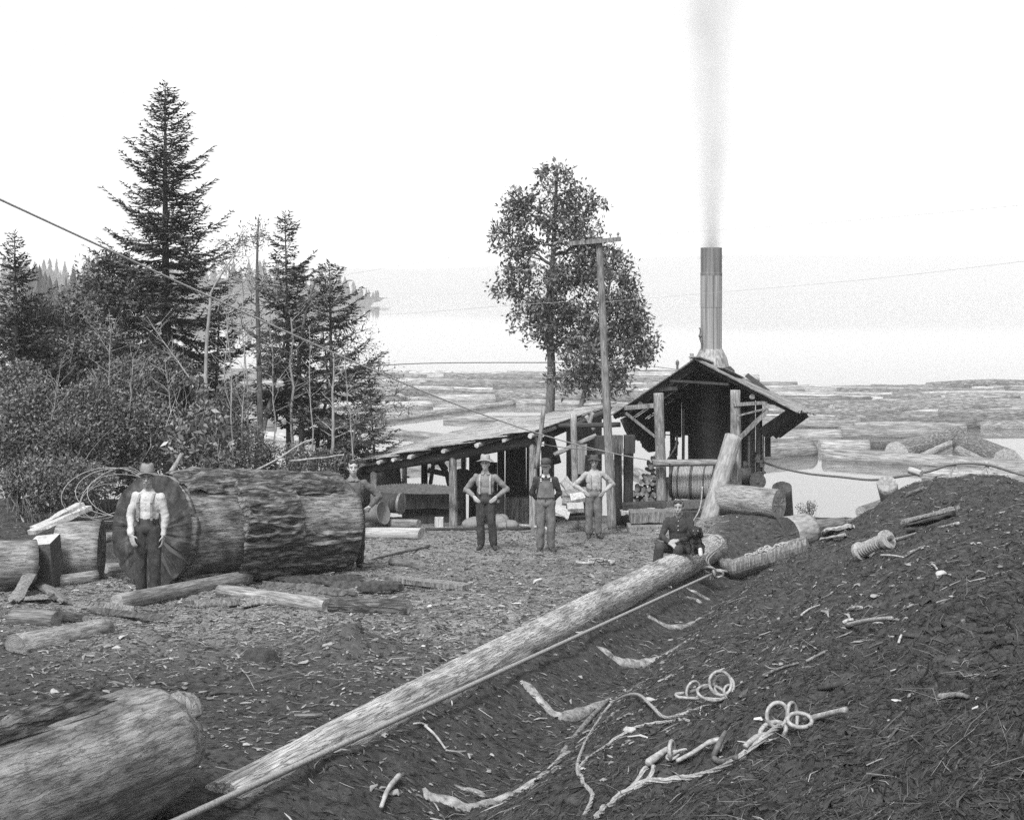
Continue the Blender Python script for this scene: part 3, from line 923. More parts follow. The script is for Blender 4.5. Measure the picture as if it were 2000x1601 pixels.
broadleaf('broadleaf_tree', [at_base(610, 34), P(622, 850, 34), P(640, 760, 34), P(630, 640, 34)], .07,
          [px_blob(690, 660, 34, 60, 40), px_blob(730, 720, 34, 60, 34), px_blob(770, 760, 34, 50, 30), px_blob(690, 740, 34, 50, 40)],
          210, 8, .07, 'leaning alder whose sprays reach over the lake', seed=43, gap=.12, limbs=18, leaf_mat='brush_leaf')
broadleaf('broadleaf_tree', [at_base(672, 32), P(690, 860, 32), P(700, 800, 32)], .05,
          [px_blob(720, 830, 33, 50, 40), px_blob(760, 800, 33, 50, 26), px_blob(680, 800, 33, 40, 30)],
          120, 9, .07, 'small crooked alder behind the man at the log', seed=45, gap=.1, limbs=14, leaf_mat='brush_leaf')

# ------------------------------------------------------------------ thicket
def shrub(name, blobs, n, leaf, label, stems=14, mat='brush_leaf', seed=1, wide=.5, group=None, clump=1.0):
    r = np.random.default_rng(seed); random.seed(seed)
    c = blobs[0][0]; root = thing(name, on_ground(c.x, c.y), label, 'shrub', group)
    Cn, d = blob_points(blobs, n, .42, r)
    keep = fbm(Cn * 1.7 + seed, 3) > -.28 * clump
    Cn = Cn[keep]; d = d[keep]; n = len(Cn)
    D = unit(rand_dirs(n, .15, r) + d * .3); U = unit(r.normal(size=(n, 3)) * .8 + np.array([0, -.25, .7]))
    L = leaf * r.uniform(.5, 1.3, n); W = L * wide * r.uniform(.7, 1.2, n)
    V, Fc = quads_from(Cn, D, U, L, W, .1)
    link('foliage', np_mesh('foliage', V, Fc, 4, MATS[mat]), root, Matrix.Identity(4))
    mb = MB()
    for k in range(stems):
        b_ = blobs[random.randrange(len(blobs))]; p = Vector(b_[0]); s = b_[1]
        a = on_ground(p.x + random.uniform(-.5, .5) * s[0], p.y + random.uniform(-.4, .2) * s[1])
        t = p + Vector((random.uniform(-1, 1) * s[0], random.uniform(-1, .3) * s[1], random.uniform(.2, 1.05) * s[2]))
        limb(mb, a, t, random.uniform(.010, .022), .004, -.05, 7, 4, .05)
    mb.build('stems', MATS['twig'], root)
    return root


S = [
    ([px_blob(60, 850, 29, 90, 110), px_blob(40, 760, 30, 60, 60)], 26000, .085, 'tangled brush at the left edge below the drooping fir'),
    ([px_blob(150, 880, 28.5, 90, 80), px_blob(180, 800, 29, 80, 60)], 27000, .075, 'tangled twiggy brush behind the coil of wire'),
    ([px_blob(270, 850, 29, 80, 90), px_blob(240, 760, 30, 70, 60)], 27000, .08, 'dense brush behind the man in the white shirt'),
    ([px_blob(120, 945, 26, 110, 50), px_blob(60, 950, 26, 60, 60)], 22000, .07, 'low brush behind the split planks'),
    ([px_blob(110, 720, 31.5, 80, 80), px_blob(60, 650, 32, 60, 80)], 20000, .09, 'upper brush between the edge fir and the leafy tree'),
    ([px_blob(470, 880, 29.5, 55, 70), px_blob(450, 800, 30, 40, 60)], 9000, .075, 'light sprays of brush beside the alder foot'),
    ([px_blob(560, 900, 30.5, 60, 40), px_blob(640, 905, 31, 50, 34)], 6000, .075, 'sparse low brush behind the giant log'),
    ([px_blob(300, 740, 31.5, 90, 60), px_blob(200, 700, 32, 60, 60)], 18000, .09, 'shaded brush at the foot of the tallest fir'),
]
for k, (bl, n, lf, lb) in enumerate(S):
    shrub('shrub', bl, n, lf, lb, stems=16, seed=60 + k, group='brush of the thicket')
shrub('shrub', [px_blob(385, 860, 27.5, 62, 80), px_blob(370, 780, 28, 46, 45), px_blob(420, 900, 27, 45, 50)], 3600, .17, 'broad glossy leaved shrub right of the white shirted man', stems=20, mat='glossy_leaf', seed=75, wide=.42, clump=.6)
shrub('shrub', [px_blob(1573, 1000, 36.5, 20, 22), px_blob(1585, 990, 36.5, 12, 14)], 700, .05, 'pale leafy bush on the bank beside the upright stump', stems=8, seed=77, mat='pale_chip')

# thin bare saplings and dead sticks in the thicket
STK = 'bare saplings in the thicket'
for (pa, pb, d, r, lab) in [((455, 900), (446, 610), 29.0, .022, 'thin pale sapling left of the tall thin alder'), ((468, 905), (480, 640), 29.2, .02, 'thin grey sapling close to the alder'),
                            ((210, 800), (215, 640), 29.0, .016, 'bare sapling in the middle of the brush'), ((372, 740), (300, 640), 29.5, .02, 'pale dead stick slanting under the tallest fir'),
                            ((575, 930), (568, 620), 32.0, .05, 'straight pole thin sapling below the slim fir'), ((650, 930), (652, 700), 31.6, .05, 'straight sapling left of the shed post'),
                            ((488, 910), (470, 520), 31.0, .026, 'pale slim sapling close left of the tall thin alder'), ((540, 920), (528, 600), 31.2, .022, 'pale slim sapling close right of the tall thin alder'), ((612, 925), (604, 640), 31.4, .022, 'pale slim sapling between the small firs'),
                            ((430, 860), (452, 520), 30.2, .02, 'pale whip reaching over the feathery fir'), ((690, 900), (672, 690), 31.5, .02, 'pale slim sapling left of the low bushy fir'), ((250, 830), (262, 690), 28.6, .014, 'thin whip in the brush above the white shirted man'),
                            ((95, 860), (120, 700), 28.4, .014, 'thin whip in the brush near the left edge'), ((340, 850), (322, 700), 28.2, .016, 'thin pale whip beside the glossy shrub')]:
    mb = MB(); limb(mb, P(*pa, d), P(*pb, d), r, r * .4, .0, 8, 6, .012)
    a, b2 = P(*pa, d), P(*pb, d)
    for k in range(16):
        t = random.uniform(.3, .98); p = a.lerp(b2, t); limb(mb, p, p + Vector((random.uniform(-.5, .5), random.uniform(-.3, .3), random.uniform(.1, .5))), r * .35, .004, 0, 4, 4)
    tag(mb.build('sapling', MATS['pale_trunk'], smooth=True), lab, 'sapling', STK)
# ------------------------------------------------------------------ the yard
def bark_patch(parent, M, name, rfun, zr, tr, thick, mat, seed=0, nz=40, nt=40, cut=0.0, edge=.35):
    """a plate of bark lying on a log: grid over length z and angle t, torn along a noisy outline"""
    zs = np.linspace(zr[0], zr[1], nz); ts = np.linspace(tr[0], tr[1], nt)
    Z, T = np.meshgrid(zs, ts, indexing='ij')
    u = np.minimum((Z - zr[0]), (zr[1] - Z)) / (zr[1] - zr[0]) * 2; v = np.minimum(T - tr[0], tr[1] - T) / (tr[1] - tr[0]) * 2
    e = np.minimum(u, v)
    q = np.stack([Z * 1.6 + seed, T * 1.2, 0 * Z + seed * .7], -1)
    mask = e + edge * fbm(q, 4) - cut
    h = thick * np.clip(mask * 7, 0, 1)
    r = rfun(Z) - .02 + h + np.clip(mask * 7, 0, 1) * (.075 * (.5 - np.abs(fbm(np.stack([Z * 1.6, T * 6.5, 0 * Z + seed], -1), 3)) * 2.2) + .02 * fbm(np.stack([Z * 7, T * 16, 0 * Z + seed], -1), 3))
    V = np.stack([r * np.cos(T), r * np.sin(T), Z], -1).reshape(-1, 3)
    i = np.arange(nz * nt).reshape(nz, nt)
    Fc = np.stack([i[:-1, :-1], i[1:, :-1], i[1:, 1:], i[:-1, 1:]], -1).reshape(-1, 4)
    ok = (mask.reshape(-1)[Fc].max(1) > 0)
    me = np_mesh(name, V, Fc[ok], 4, MATS[mat], smooth=True)
    return link(name, me, parent, M)


# --- the giant log
g0 = on_ground(-5.12, 19.05, .80); g1_ = on_ground(-2.86, 21.45, .74)
giant = log('giant_log', g0, g1_, .81, .73, 'big_log_wood', 'wet_cut', 'huge cut log as tall as the man in the white shirt beside it', 'log', n=64, nz=40, rough=.045, groove=.03, seed=4, dish=-.02, endx=-.26)
M = giant.matrix_basis.copy(); Lg = (g1_ - g0).length
rf = lambda z: .81 - .08 * z / Lg
# angle of the side that faces the camera and the upward side in log coordinates
inv = M.to_3x3().inverted()
up_a = math.atan2((inv @ Vector((0, 0, 1))).y, (inv @ Vector((0, 0, 1))).x)
cv = inv @ Vector((.25, -1, .0)); cam_a = math.atan2(cv.y, cv.x)
sg = 1 if math.sin(cam_a - up_a) > 0 else -1
def bp(name, z0, z1, t0, t1, th, seed, mat='thick_bark', **kw):
    a, b2 = up_a + sg * t0, up_a + sg * t1
    return bark_patch(giant, M, name, rf, (z0, z1), (min(a, b2), max(a, b2)), th, mat, seed, **kw)
bp('bark', .12, Lg - .1, -.9, .75, .10, 3, nz=130, nt=110)
bp('bark', .95, 2.05, .35, 2.5, .13, 7, nz=90, nt=130, cut=-.1)
bp('bark', 1.7, Lg - .02, 1.55, 3.0, .09, 12, nz=60, nt=50)
bp('bark', .15, 1.6, 2.35, 3.2, .08, 15, nz=60, nt=40)

# axe lying on the log
a0 = P(322, 951, 19.35); a1 = P(398, 940, 19.6)
ax = thing('axe', a0, 'long handled axe lying on top of the giant log', 'axe')
mb = MB(); mb.tube(smooth_path([a0, a0.lerp(a1, .5) + Vector((0, 0, .015)), a1], 5), [.016] * 11, 8); mb.build('handle', MATS['post_wood'], ax, smooth=True)
mb = MB(); Mx = frame(a1, a1 + (a1 - a0)); mb.add([Mx @ Vector(q) for q in [(-.03, -.018, -.05), (.03, -.018, -.05), (.03, .018, -.05), (-.03, .018, -.05), (-.16, -.004, -.08), (-.16, .004, -.08), (-.03, -.018, .05), (.03, -.018, .05), (.03, .018, .05), (-.03, .018, .05), (-.16, -.004, .09), (-.16, .004, .09)]],
       [(0, 1, 2, 3), (0, 3, 5, 4), (6, 9, 8, 7), (6, 10, 11, 9), (0, 4, 10, 6), (3, 9, 11, 5), (4, 5, 11, 10), (0, 6, 7, 1), (1, 7, 8, 2), (2, 8, 9, 3)])
mb.build('blade', MATS['iron'], ax)
for (pa, pb, d, r, lab) in [((450, 926), (508, 941), 20.6, .014, 'pale thin stick lying on the far top of the giant log'), ((452, 945), (600, 860), 22.5, .02, 'long pale pole slanting up behind the giant log'), ((565, 900), (672, 888), 22.6, .018, 'thin pole lying level behind the giant log'), ((330, 930), (356, 885), 23, .05, 'broken snag standing behind the hat of the white shirted man')]:
    mb = MB(); limb(mb, P(*pa, d), P(*pb, d), r, r * .7, .01, 7, 7, .008); tag(mb.build('stick', MATS['pale_trunk'], smooth=True), lab, 'stick')

# --- left: sawn blocks, planks, wire
a, b2 = P(112, 1078, 20.0), P(199, 1076, 20.1)
log('log_block', a, b2, .45, .47, 'old_log_wood', 'wet_cut', 'big sawn log block standing left of the giant log end', 'log block', n=32, seed=21, rough=.04)
a, b2 = P(-20, 1100, 18.6), P(66, 1098, 18.9)
log('log_block', a, b2, .32, .33, 'old_log_wood', 'wet_cut', 'log cut by the left edge of the picture, behind the bark shards', 'log block', n=28, seed=22, rough=.05)
c = P(88, 1098, 19.2); mb = MB()
mb.add([c + Vector(q) for q in [(-.17, -.14, -.38), (.2, -.2, -.38), (.22, .2, -.38), (-.15, .22, -.38), (-.24, -.12, .26), (.13, -.18, .30), (.15, .2, .38), (-.2, .22, .34)]], [(0, 1, 5, 4), (1, 2, 6, 5), (2, 3, 7, 6), (3, 0, 4, 7), (3, 2, 1, 0)], 0)
mb.add([c + Vector(q) for q in [(-.24, -.12, .262), (.13, -.18, .302), (.15, .2, .382), (-.2, .22, .342)]], [(0, 1, 2, 3)], 1)
tag(mb.build('split_block', [MATS['dark_cut'], MATS['pale_cut']]), 'dark split wood block with a pale sawn top', 'wood block')
for (pa, pb, d0, d1, w_, h_, lab) in [((62, 1040), (172, 992), 21.5, 22.3, .24, .07, 'pale split plank lying uphill at the thicket edge, lower one'), ((66, 1032), (158, 985), 21.9, 22.7, .2, .06, 'pale split plank lying uphill at the thicket edge, upper one')]:
    mb = MB(); mb.bar(P(*pa, d0), P(*pb, d1), w_, h_, up=(0, .2, 1), jit=.015, seg=5); tag(mb.build('plank', MATS['pale_wood'], M=None), lab, 'plank')
p = P(194, 1052, 20.6); mb = MB(); mb.lathe([(.035, 0), (.042, .01), (.042, .17), (.018, .225), (.017, .27)], 14, Matrix.Translation(p - Vector((0, 0, .02))))
bt = tag(mb.build('bottle', MATS['bottle_glass'], smooth=True), 'dark glass bottle with pale neck standing beside the sawn block', 'bottle')
mb = MB(); mb.lathe([(.02, .226), (.019, .275), (0, .28)], 12, Matrix.Translation(p - Vector((0, 0, .02)))); mb.lathe([(.0435, .17), (.03, .205), (.021, .22)], 12, Matrix.Translation(p - Vector((0, 0, .02)))); mb.build('bottle_neck', MATS['pale_label'], bt, smooth=True)
# loose coil of wire
mb = MB(); random.seed(3); cc_ = P(222, 972, 21.6)
pts = []
for k in range(150):
    t = k / 150 * 5; a = t * 6.283
    rx = .52 + .12 * math.sin(t * 2.3); ry = .34 + .08 * math.cos(t * 1.7)
    pts.append(cc_ + Vector((rx * math.cos(a + .4 * math.sin(t)) + .13 * math.sin(t * 1.3) - .02 * t, .28 * math.sin(a + 1) + .06 * t, ry * math.sin(a) + .09 * math.sin(t * 2.1))))
mb.tube(pts, .0065, 6); tag(mb.build('wire_coil', MATS['wire_rope'], smooth=True), 'springy loops of loose wire rope in front of the brush', 'wire coil')
mb = MB(); mb.tube(smooth_path([P(299, 955, 20.5), P(305, 936, 20.6), P(325, 930, 20.7), P(350, 935, 20.8), P(366, 945, 20.8)], 5), .009, 6); tag(mb.build('wire_loop', MATS['cable_dark'], smooth=True), 'thin wire loop behind the top of the giant log', 'wire')

# --- smaller logs, slabs and poles: (pixels of the two ends on the ground, radii, look)
YARD = [
    ((228, 1190), (482, 1140), .105, .115, 'grey_wood', 'pale smooth pole lying before the feet of the white shirted man', .2),
    ((430, 1163), (640, 1195), .085, .10, 'peeled_wood', 'long thin grey log lying across the chips below the giant log', .3),
    ((640, 1192), (800, 1200), .10, .10, 'bark', 'stubby log with dark cut end at the end of the thin grey log', .3),
    ((722, 1094), (838, 1068), .028, .032, 'grey_wood', 'slim hand pole lying right of the man behind the log', .2),
    ((765, 1103), (824, 1112), .07, .075, 'grey_wood', 'short fat billet of wood below the hand pole', .3),
    ((25, 1216), (110, 1222), .10, .10, 'grey_wood', 'broken grey log at the left edge, ragged end', .3),
    ((108, 1208), (168, 1216), .07, .05, 'bark', 'tapered stub beyond the broken grey log', .3),
    ((108, 1146), (190, 1134), .085, .09, 'peeled_wood', 'short round log before the sawn block', .2),
    ((200, 1060), (236, 1056), .09, .09, 'peeled_wood', 'pale round log end seen between block and giant log', .1),
    ((205, 1118), (240, 1116), .09, .08, 'peeled_wood', 'low log behind the end of the giant log', .3),
    ((30, 1275), (210, 1232), .16, .12, 'old_log_wood', 'rotten log half sunk in the dirt at the left', .75),
    ((830, 1036), (1036, 1034), .03, .03, 'dark_wood', 'thin dark pole lying along the foot of the low shed', .1),
    ((716, 1050), (822, 1052), .13, .13, 'pale_wood', 'pale split half log lying at the low end of the shed', .3),
    ((716, 1030), (818, 1032), .11, .11, 'grey_wood', 'grey log behind the pale split half log', .1),
    ((1070, 1010), (1128, 1003), .05, .05, 'pale_wood', 'pale billet on the ground below the lumber heap', .2),
    ((1012, 1028), (1068, 1034), .035, .03, 'pale_wood', 'pale stick on the ground behind the man in overalls', .2),
]
for (a, b2, r0, r1, mt, lab, sink) in YARD:
    p, q = lie(*a, *b2, (r0 + r1) / 2, sink)
    log('pole' if 'pole' in lab or 'stick' in lab else 'log', p, q, r0, r1, mt, 'pale_cut' if 'pale' in mt else 'end_grain', lab, 'pole' if 'pole' in lab else ('stick' if 'stick' in lab else 'log'), n=16, rough=.06, groove=.008, bend=random.uniform(-.03, .03), ends=(random.uniform(-.3, .3), random.uniform(-.3, .3)))
BARK = 'loose bark slabs on the yard'


def slab(pa, pb, w_, th, lab, mat='bark_slab', name='bark_slab', cat='bark slab', group=BARK, curl=.25, lift=.03, seed=1, rise=0):
    """a torn, curved plate of bark or wood lying on the ground"""
    a, b2 = gp(*pa), gp(*pb); b2.z += rise
    M = frame(a + Vector((0, 0, lift)), b2 + Vector((0, 0, lift)), (0, 0, 1)); L = (b2 - a).length
    nz_, nx = 14, 8; V = []; Fc = []
    r = np.random.default_rng(seed)
    e0 = r.uniform(-.3, .3, nx + 1) * w_; wv = w_ * (1 + .35 * np.interp(np.arange(nz_ + 1), np.linspace(0, nz_, 5), r.normal(size=5)) + .035 * r.normal(size=nz_ + 1))
    for lay in (0, 1):
        for i in range(nz_ + 1):
            for k in range(nx + 1):
                u = k / nx * 2 - 1; z = L * i / nz_
                if i in (0, nz_): z += e0[k] * 1.5
                y = -curl * w_ * u * u + (th if lay else 0) * (1 - .6 * abs(u)) + .25 * th * float(vnoise(np.array([[u * 2 + seed, z * 4, lay]]))[0]) * 1
                V.append(M @ Vector((u * wv[i] / 2 * (1 - .45 * (i in (0, nz_))), y, z)))
    n1 = (nz_ + 1) * (nx + 1)
    for i in range(nz_):
        for k in range(nx):
            q = i * (nx + 1) + k
            Fc.append((q, q + nx + 1, q + nx + 2, q + 1)); Fc.append((n1 + q, n1 + q + 1, n1 + q + nx + 2, n1 + q + nx + 1))
        for k in (0, nx):
            q = i * (nx + 1) + k; Fc.append((q, q + nx + 1, n1 + q + nx + 1, n1 + q))
    for i in (0, nz_):
        for k in range(nx):
            q = i * (nx + 1) + k; Fc.append((q, q + 1, n1 + q + 1, n1 + q))
    mb = MB(); mb.add(V, Fc); return tag(mb.build(name, MATS[mat]), lab, cat, group)


for k, s_ in enumerate([
    ((520, 1150), (690, 1168), .22, .06, 'dark bark slab lying under the right half of the giant log'),
    ((545, 1140), (700, 1136), .2, .05, 'long dark bark slab against the underside of the giant log'),
    ((640, 1150), (785, 1152), .2, .06, 'bark slab beside the dark board on the chips'),
    ((700, 1160), (780, 1158), .12, .06, 'short thick bark slab in front of the dark board'),
    ((370, 1188), (480, 1182), .2, .05, 'pale torn bark slab below the smooth pole'),
    ((470, 1184), (536, 1180), .2, .05, 'small pale bark plate by the thin grey log'),
    ((180, 1200), (330, 1218), .12, .03, 'long dark splinter slab lying below the smooth pole'),
    ((200, 1192), (262, 1202), .12, .05, 'pale split slab near the left end of the smooth pole')]):
    slab(s_[0], s_[1], s_[2], s_[3] * .8, s_[4], seed=k + 3, lift=.07, curl=.22, mat='bark_slab' if 'dark' in s_[4] or 'beside' in s_[4] or 'short' in s_[4] else 'grey_wood')
for k, s_ in enumerate([((28, 1182), (72, 1140), .16, .05, 'upright bark shard leaning left in the shard heap', .28), ((70, 1138), (112, 1178), .12, .05, 'bark shard leaning right in the shard heap', 0), ((25, 1178), (95, 1172), .2, .06, 'flat bark shard at the foot of the shard heap', 0), ((78, 1140), (160, 1118), .12, .05, 'long bark shard lying on the short round log', .1), ((88, 1150), (125, 1182), .14, .04, 'dark bark shard behind the shard heap', 0)]):
    slab(s_[0], s_[1], s_[2], .022, s_[4], seed=30 + k, rise=s_[5], lift=.05, curl=.05, mat='grey_wood' if k % 2 == 0 else 'bark_slab')
mb = MB(); mb.bar(gp(768, 1136, .05), gp(912, 1152, .04), .2, .07, up=(0, 0, 1), jit=.008, seg=6)
tag(mb.build('board', MATS['grey_wood']), 'thick weathered board lying on the chips right of the bark slabs', 'board')
slab((885, 1136), (920, 1138), .1, .05, 'small dark bark lump right above the weathered board end', seed=51)
slab((140, 1142), (155, 1128), .1, .03, 'little pale splinter before the sawn block', 'pale_wood', seed=52)

# old stump half buried in dirt, centre left
c = gp(505, 1290)
mb = MB()
def _sf(p, a): return Vector((p.x * (1 + .12 * math.sin(3 * a + 1)), p.y * (1 + .1 * math.cos(2 * a)), p.z + (.05 * math.cos(a - 2.6) if p.z > .3 else 0)))
mb.lathe([(.34, -.2), (.27, .0), (.2, .07), (.165, .13), (.15, .18), (.11, .20), (0.0, .205)], 26, Matrix.Translation(c - Vector((0, 0, .1))), f=_sf)
tag(mb.build('tree_stump', MATS['dirt'], smooth=True), 'low dirt covered stump in the middle of the near yard', 'stump')

# --- the near left log
bl = log('peeled_log', on_ground(-3.33, 4.6, .33), on_ground(-2.06, 8.05, .36), .385, .365, 'old_log_wood', 'end_grain', 'thick weathered log with a rounded end in the near left corner', 'log', n=64, nz=60, rough=.035, groove=.012, seed=61, knots=2, taper_ends=.32)
M2 = bl.matrix_basis.copy(); L2 = 3.6; inv = M2.to_3x3().inverted(); uv_ = inv @ Vector((0, 0, 1)); ua = math.atan2(uv_.y, uv_.x)
cv = inv @ Vector((1, -.4, 0)); ca = math.atan2(cv.y, cv.x); sg2 = 1 if math.sin(ca - ua) > 0 else -1
def bp2(z0, z1, t0, t1, th, seed, **kw):
    a, b_ = ua + sg2 * t0, ua + sg2 * t1
    bark_patch(bl, M2, 'bark', lambda z: .395 + 0 * z, (z0, z1), (min(a, b_), max(a, b_)), th, 'bark', seed, nz=90, nt=40, **kw)
bp2(.3, 3.2, -.7, .35, .03, 8); bp2(.2, 2.6, 1.9, 3.0, .03, 5)
mb = MB(); c = M2 @ Vector((.0, 0, L2)); e = c + Vector((.10, .0, .22)); mb.tube(smooth_path([e + Vector((-.1, -.06, -.02)), e + Vector((.0, .02, .03)), e + Vector((.07, .04, .0)), e + Vector((.09, .04, -.07))], 5), [.06] * 6 + [.055] * 6 + [.05] * 3 + [.03], 10)
mb.build('branch_stub', MATS['old_log_wood'], bl, smooth=True)

# --- the long log beside the skid road
la = gp(425, 1550, -.11); lb = gp(1398, 1090, .2)
longlog = log('long_log', la, lb, .175, .255, 'long_log_wood', 'peeled_wood', 'very long peeled log lying along the skid road where a man sits', 'log', n=40, nz=120, rough=.03, groove=.02, seed=71, bend=.06, knots=5, ends=(.25, .4))

# --- skid road: worn cross skids in the trench
SK = 'worn cross skids in the skid road'
for (pts, r, lab) in [
    ([(820, 1545), (858, 1560), (905, 1575), (960, 1572), (1010, 1548), (1065, 1515), (1110, 1472)], .085, 'curved worn skid at the bottom edge, nearest of the cross skids'),
    ([(880, 1528), (915, 1545), (950, 1552)], .06, 'short pale worn patch of wood above the nearest cross skid'),
    ([(1010, 1325), (1035, 1350), (1065, 1378), (1100, 1393), (1150, 1388), (1195, 1370), (1235, 1352)], .085, 'pale worn skid with speckled bend below the middle of the cable'),
    ([(1158, 1258), (1185, 1275), (1212, 1292), (1250, 1298), (1300, 1278), (1350, 1248)], .075, 'worn skid right of the pale speckled one'),
    ([(1262, 1200), (1285, 1212), (1310, 1224), (1350, 1215), (1396, 1192)], .065, 'thin worn skid curving up to the right bank'),
    ([(1336, 1145), (1358, 1156), (1384, 1168)], .06, 'short white skid near the trough log'),
    ([(1338, 1165), (1355, 1173), (1370, 1178)], .045, 'small pale skid end under the short white skid'),
]:
    mb = MB(); wpts = smooth_path([gp(x, y, .0) for (x, y) in pts], 6); n = len(wpts)
    for w__ in wpts: w__.z = g1(w__.x, w__.y, False) - r * .78
    mb.tube(wpts, [r * (.75 + .35 * math.sin(math.pi * i / (n - 1))) for i in range(n)], 14)
    for i, v in enumerate(mb.v):
        w_ = .03 * float(fbm(np.array([[v[0] * 7, v[1] * 7, v[2] * 7]]), 3)[0]); mb.v[i] = (v[0] + w_, v[1] + w_, v[2] + w_)
    tag(mb.build('cross_skid', MATS['skid_wear'], smooth=True), lab, 'skid', SK)

# --- hollowed trough log with chain in it, and the logs round it
ta = gp(1412, 1122); tb = gp(1572, 1076)
ta.z += .10; tb.z += .14
M3 = frame(ta, tb, (0, 0, 1)); L3 = (tb - ta).length
V = []; Fc = []; NZ, NT = 28, 28
rs = np.random.default_rng(8)
for i in range(NZ + 1):
    z = L3 * i / NZ; t = i / NZ
    e = min(1, t / .16); r = .27 * (.55 + .45 * math.sin(e * math.pi / 2)); lift = .12 * (1 - e) ** 2
    prof = []
    for k in range(NT):
        a = 2 * math.pi * k / NT
        x = math.cos(a) * r; y = math.sin(a) * r
        if y > .10: y = .10 - (.14 * max(0, 1 - (x / (.8 * r)) ** 2) if .14 < t else 0.02)
        prof.append((x, y + lift))
    for (x, y) in prof:
        nn = .02 * float(vnoise(np.array([[x * 9, y * 9, z * 3]]))[0]); V.append(M3 @ Vector((x + nn, y + nn, z)))
for i in range(NZ):
    for k in range(NT):
        Fc.append((i * NT + k, i * NT + (k + 1) % NT, (i + 1) * NT + (k + 1) % NT, (i + 1) * NT + k))
Fc.append(tuple(range(NT - 1, -1, -1))); Fc.append(tuple(NZ * NT + k for k in range(NT)))
mb = MB(); mb.add(V, Fc); tag(mb.build('trough_log', MATS['grey_wood']), 'hollowed out log like a boat lying in the skid road', 'trough log')


def chain_links(mb, pts, ll, lw, r):
    """chain: oval links along a path, each turned a quarter against the last"""
    P_ = smooth_path(pts, 8); d = [0]
    for i in range(1, len(P_)): d.append(d[-1] + (P_[i] - P_[i - 1]).length)
    s = 0; k = 0
    while s + ll < d[-1]:
        def at(q):
            j = max(i for i in range(len(d)) if d[i] <= q); j = min(j, len(P_) - 2)
            return P_[j].lerp(P_[j + 1], (q - d[j]) / max(1e-6, d[j + 1] - d[j]))
        a, b_ = at(s), at(s + ll); Mk = frame(a, b_) @ Matrix.Rotation(R(45 + 90 * (k % 2)), 4, 'Z')
        L_ = (b_ - a).length
        ring = []
        for q in range(14):
            t = 6.283 * q / 14
            ring.append(Mk @ Vector((lw * math.cos(t) * .5, 0, L_ / 2 + (L_ / 2 + r) * math.sin(t))))
        mb.tube(ring, r, 6, closed=True); s += ll * .78; k += 1


mb = MB(); random.seed(9)
for q in range(5):
    pts = []
    for k in range(9):
        t = .34 + .5 * k / 8 + random.uniform(-.03, .03)
        pts.append(M3 @ Vector((random.uniform(-.13, .13), .02 + random.uniform(0, .10), L3 * t)))
    chain_links(mb, pts, .13, .085, .017)
tag(mb.build('chain_heap', MATS['worn_steel'], smooth=True), 'heap of rusty chain lying inside the hollowed log', 'chain')

p = P(1534, 1046, 26.2)
log('log_butt', p, p + Vector((.52, .42, .03)), .365, .34, 'pale_trunk', 'dark_cut', 'short log butt with a dark round end and pale bark behind the trough log', 'log', n=40, rough=.03, seed=81, dish=.015)
log('log', P(1398, 972, 30.6), P(1522, 985, 29.6), .345, .33, 'old_log_wood', 'end_grain', 'thick log lying level right of the cable drum', 'log', n=36, rough=.04, seed=82)
log('upright_log', P(1530, 1015, 33.2), P(1527, 952, 32.7), .25, .24, 'dark_wood', 'dark_cut', 'dark upright log stump with a tilted round top beside the level log', 'stump', n=32, rough=.03, seed=83)
log('log', P(1578, 1030, 29.5), P(1645, 1024, 30), .16, .16, 'grey_wood', 'dark_cut', 'grey log with dark end beyond the round butt', 'log', n=24, seed=84)
log('log', P(1640, 1030, 30.5), P(1700, 1018, 31), .15, .15, 'grey_wood', 'dark_cut', 'second grey log reaching toward the dark mound', 'log', n=24, seed=85)
log('log', P(1683, 1003, 29.8), P(1735, 986, 30.3), .17, .17, 'grey_wood', 'pale_cut', 'log with a pale ringed end stuck into the mound flank', 'log', n=24, seed=86)
log('upright_log', P(1742, 1000, 28.2), P(1732, 944, 27.7), .19, .205, 'old_log_wood', 'end_grain', 'slanting pale log end rising from the mound crest', 'log', n=28, seed=87)
log('log', P(1776, 917, 27.2), P(1800, 925, 27), .07, .07, 'pale_wood', 'pale_cut', 'small pale stick end on the very top of the mound', 'stick', n=14, seed=88)
for k, s_ in enumerate([((1612, 1044), (1662, 1036), .22, .08, 'pale bark slab lying at the foot of the mound', 'pale_wood'), ((1602, 1060), (1650, 1052), .1, .04, 'thin pale splinter below the pale bark slab', 'pale_wood'),
                        ((1768, 1028), (1868, 1002), .17, .05, 'long grey board on the mound flank, upper one', 'grey_wood'), ((1775, 1036), (1862, 1014), .12, .05, 'long dark board on the mound flank, lower one', 'dark_wood'),
                        ((1772, 972), (1806, 960), .1, .05, 'short board on the upper mound', 'grey_wood')]):
    slab(*s_[:4], s_[4], mat=s_[5], name='slab', seed=90 + k, curl=.08, lift=.05, cat='slab', group='slabs on the mound')

# crossed stakes on the mound carrying the hose line
for (x, y0, y1, tx, lab) in [(1865, 940, 898, -6, 'left pair of crossed stakes on the mound'), (1930, 944, 902, 12, 'right pair of crossed stakes on the mound')]:
    st = thing('crossed_stakes', P(x, y0, 27.3), lab, 'stakes', 'crossed stakes on the mound')
    for (xa, xb) in ((x - 18, x + 2), (x + 16, x - 3)):
        mb = MB(); mb.bar(P(xa if tx < 0 else xa - 4, y0 + 10, 27.3), P(xb + (0 if tx < 0 else -2), y1, 27.35), .06, .04, jit=.004); mb.build('stake', MATS['pale_wood'], st)
# ------------------------------------------------------------------ low lean-to shed (skewed to the view)
FR = P(1040, 848, 31.0)
UB = Vector((.312, .95, 0)); UL = Vector((-.95, .312, 0))


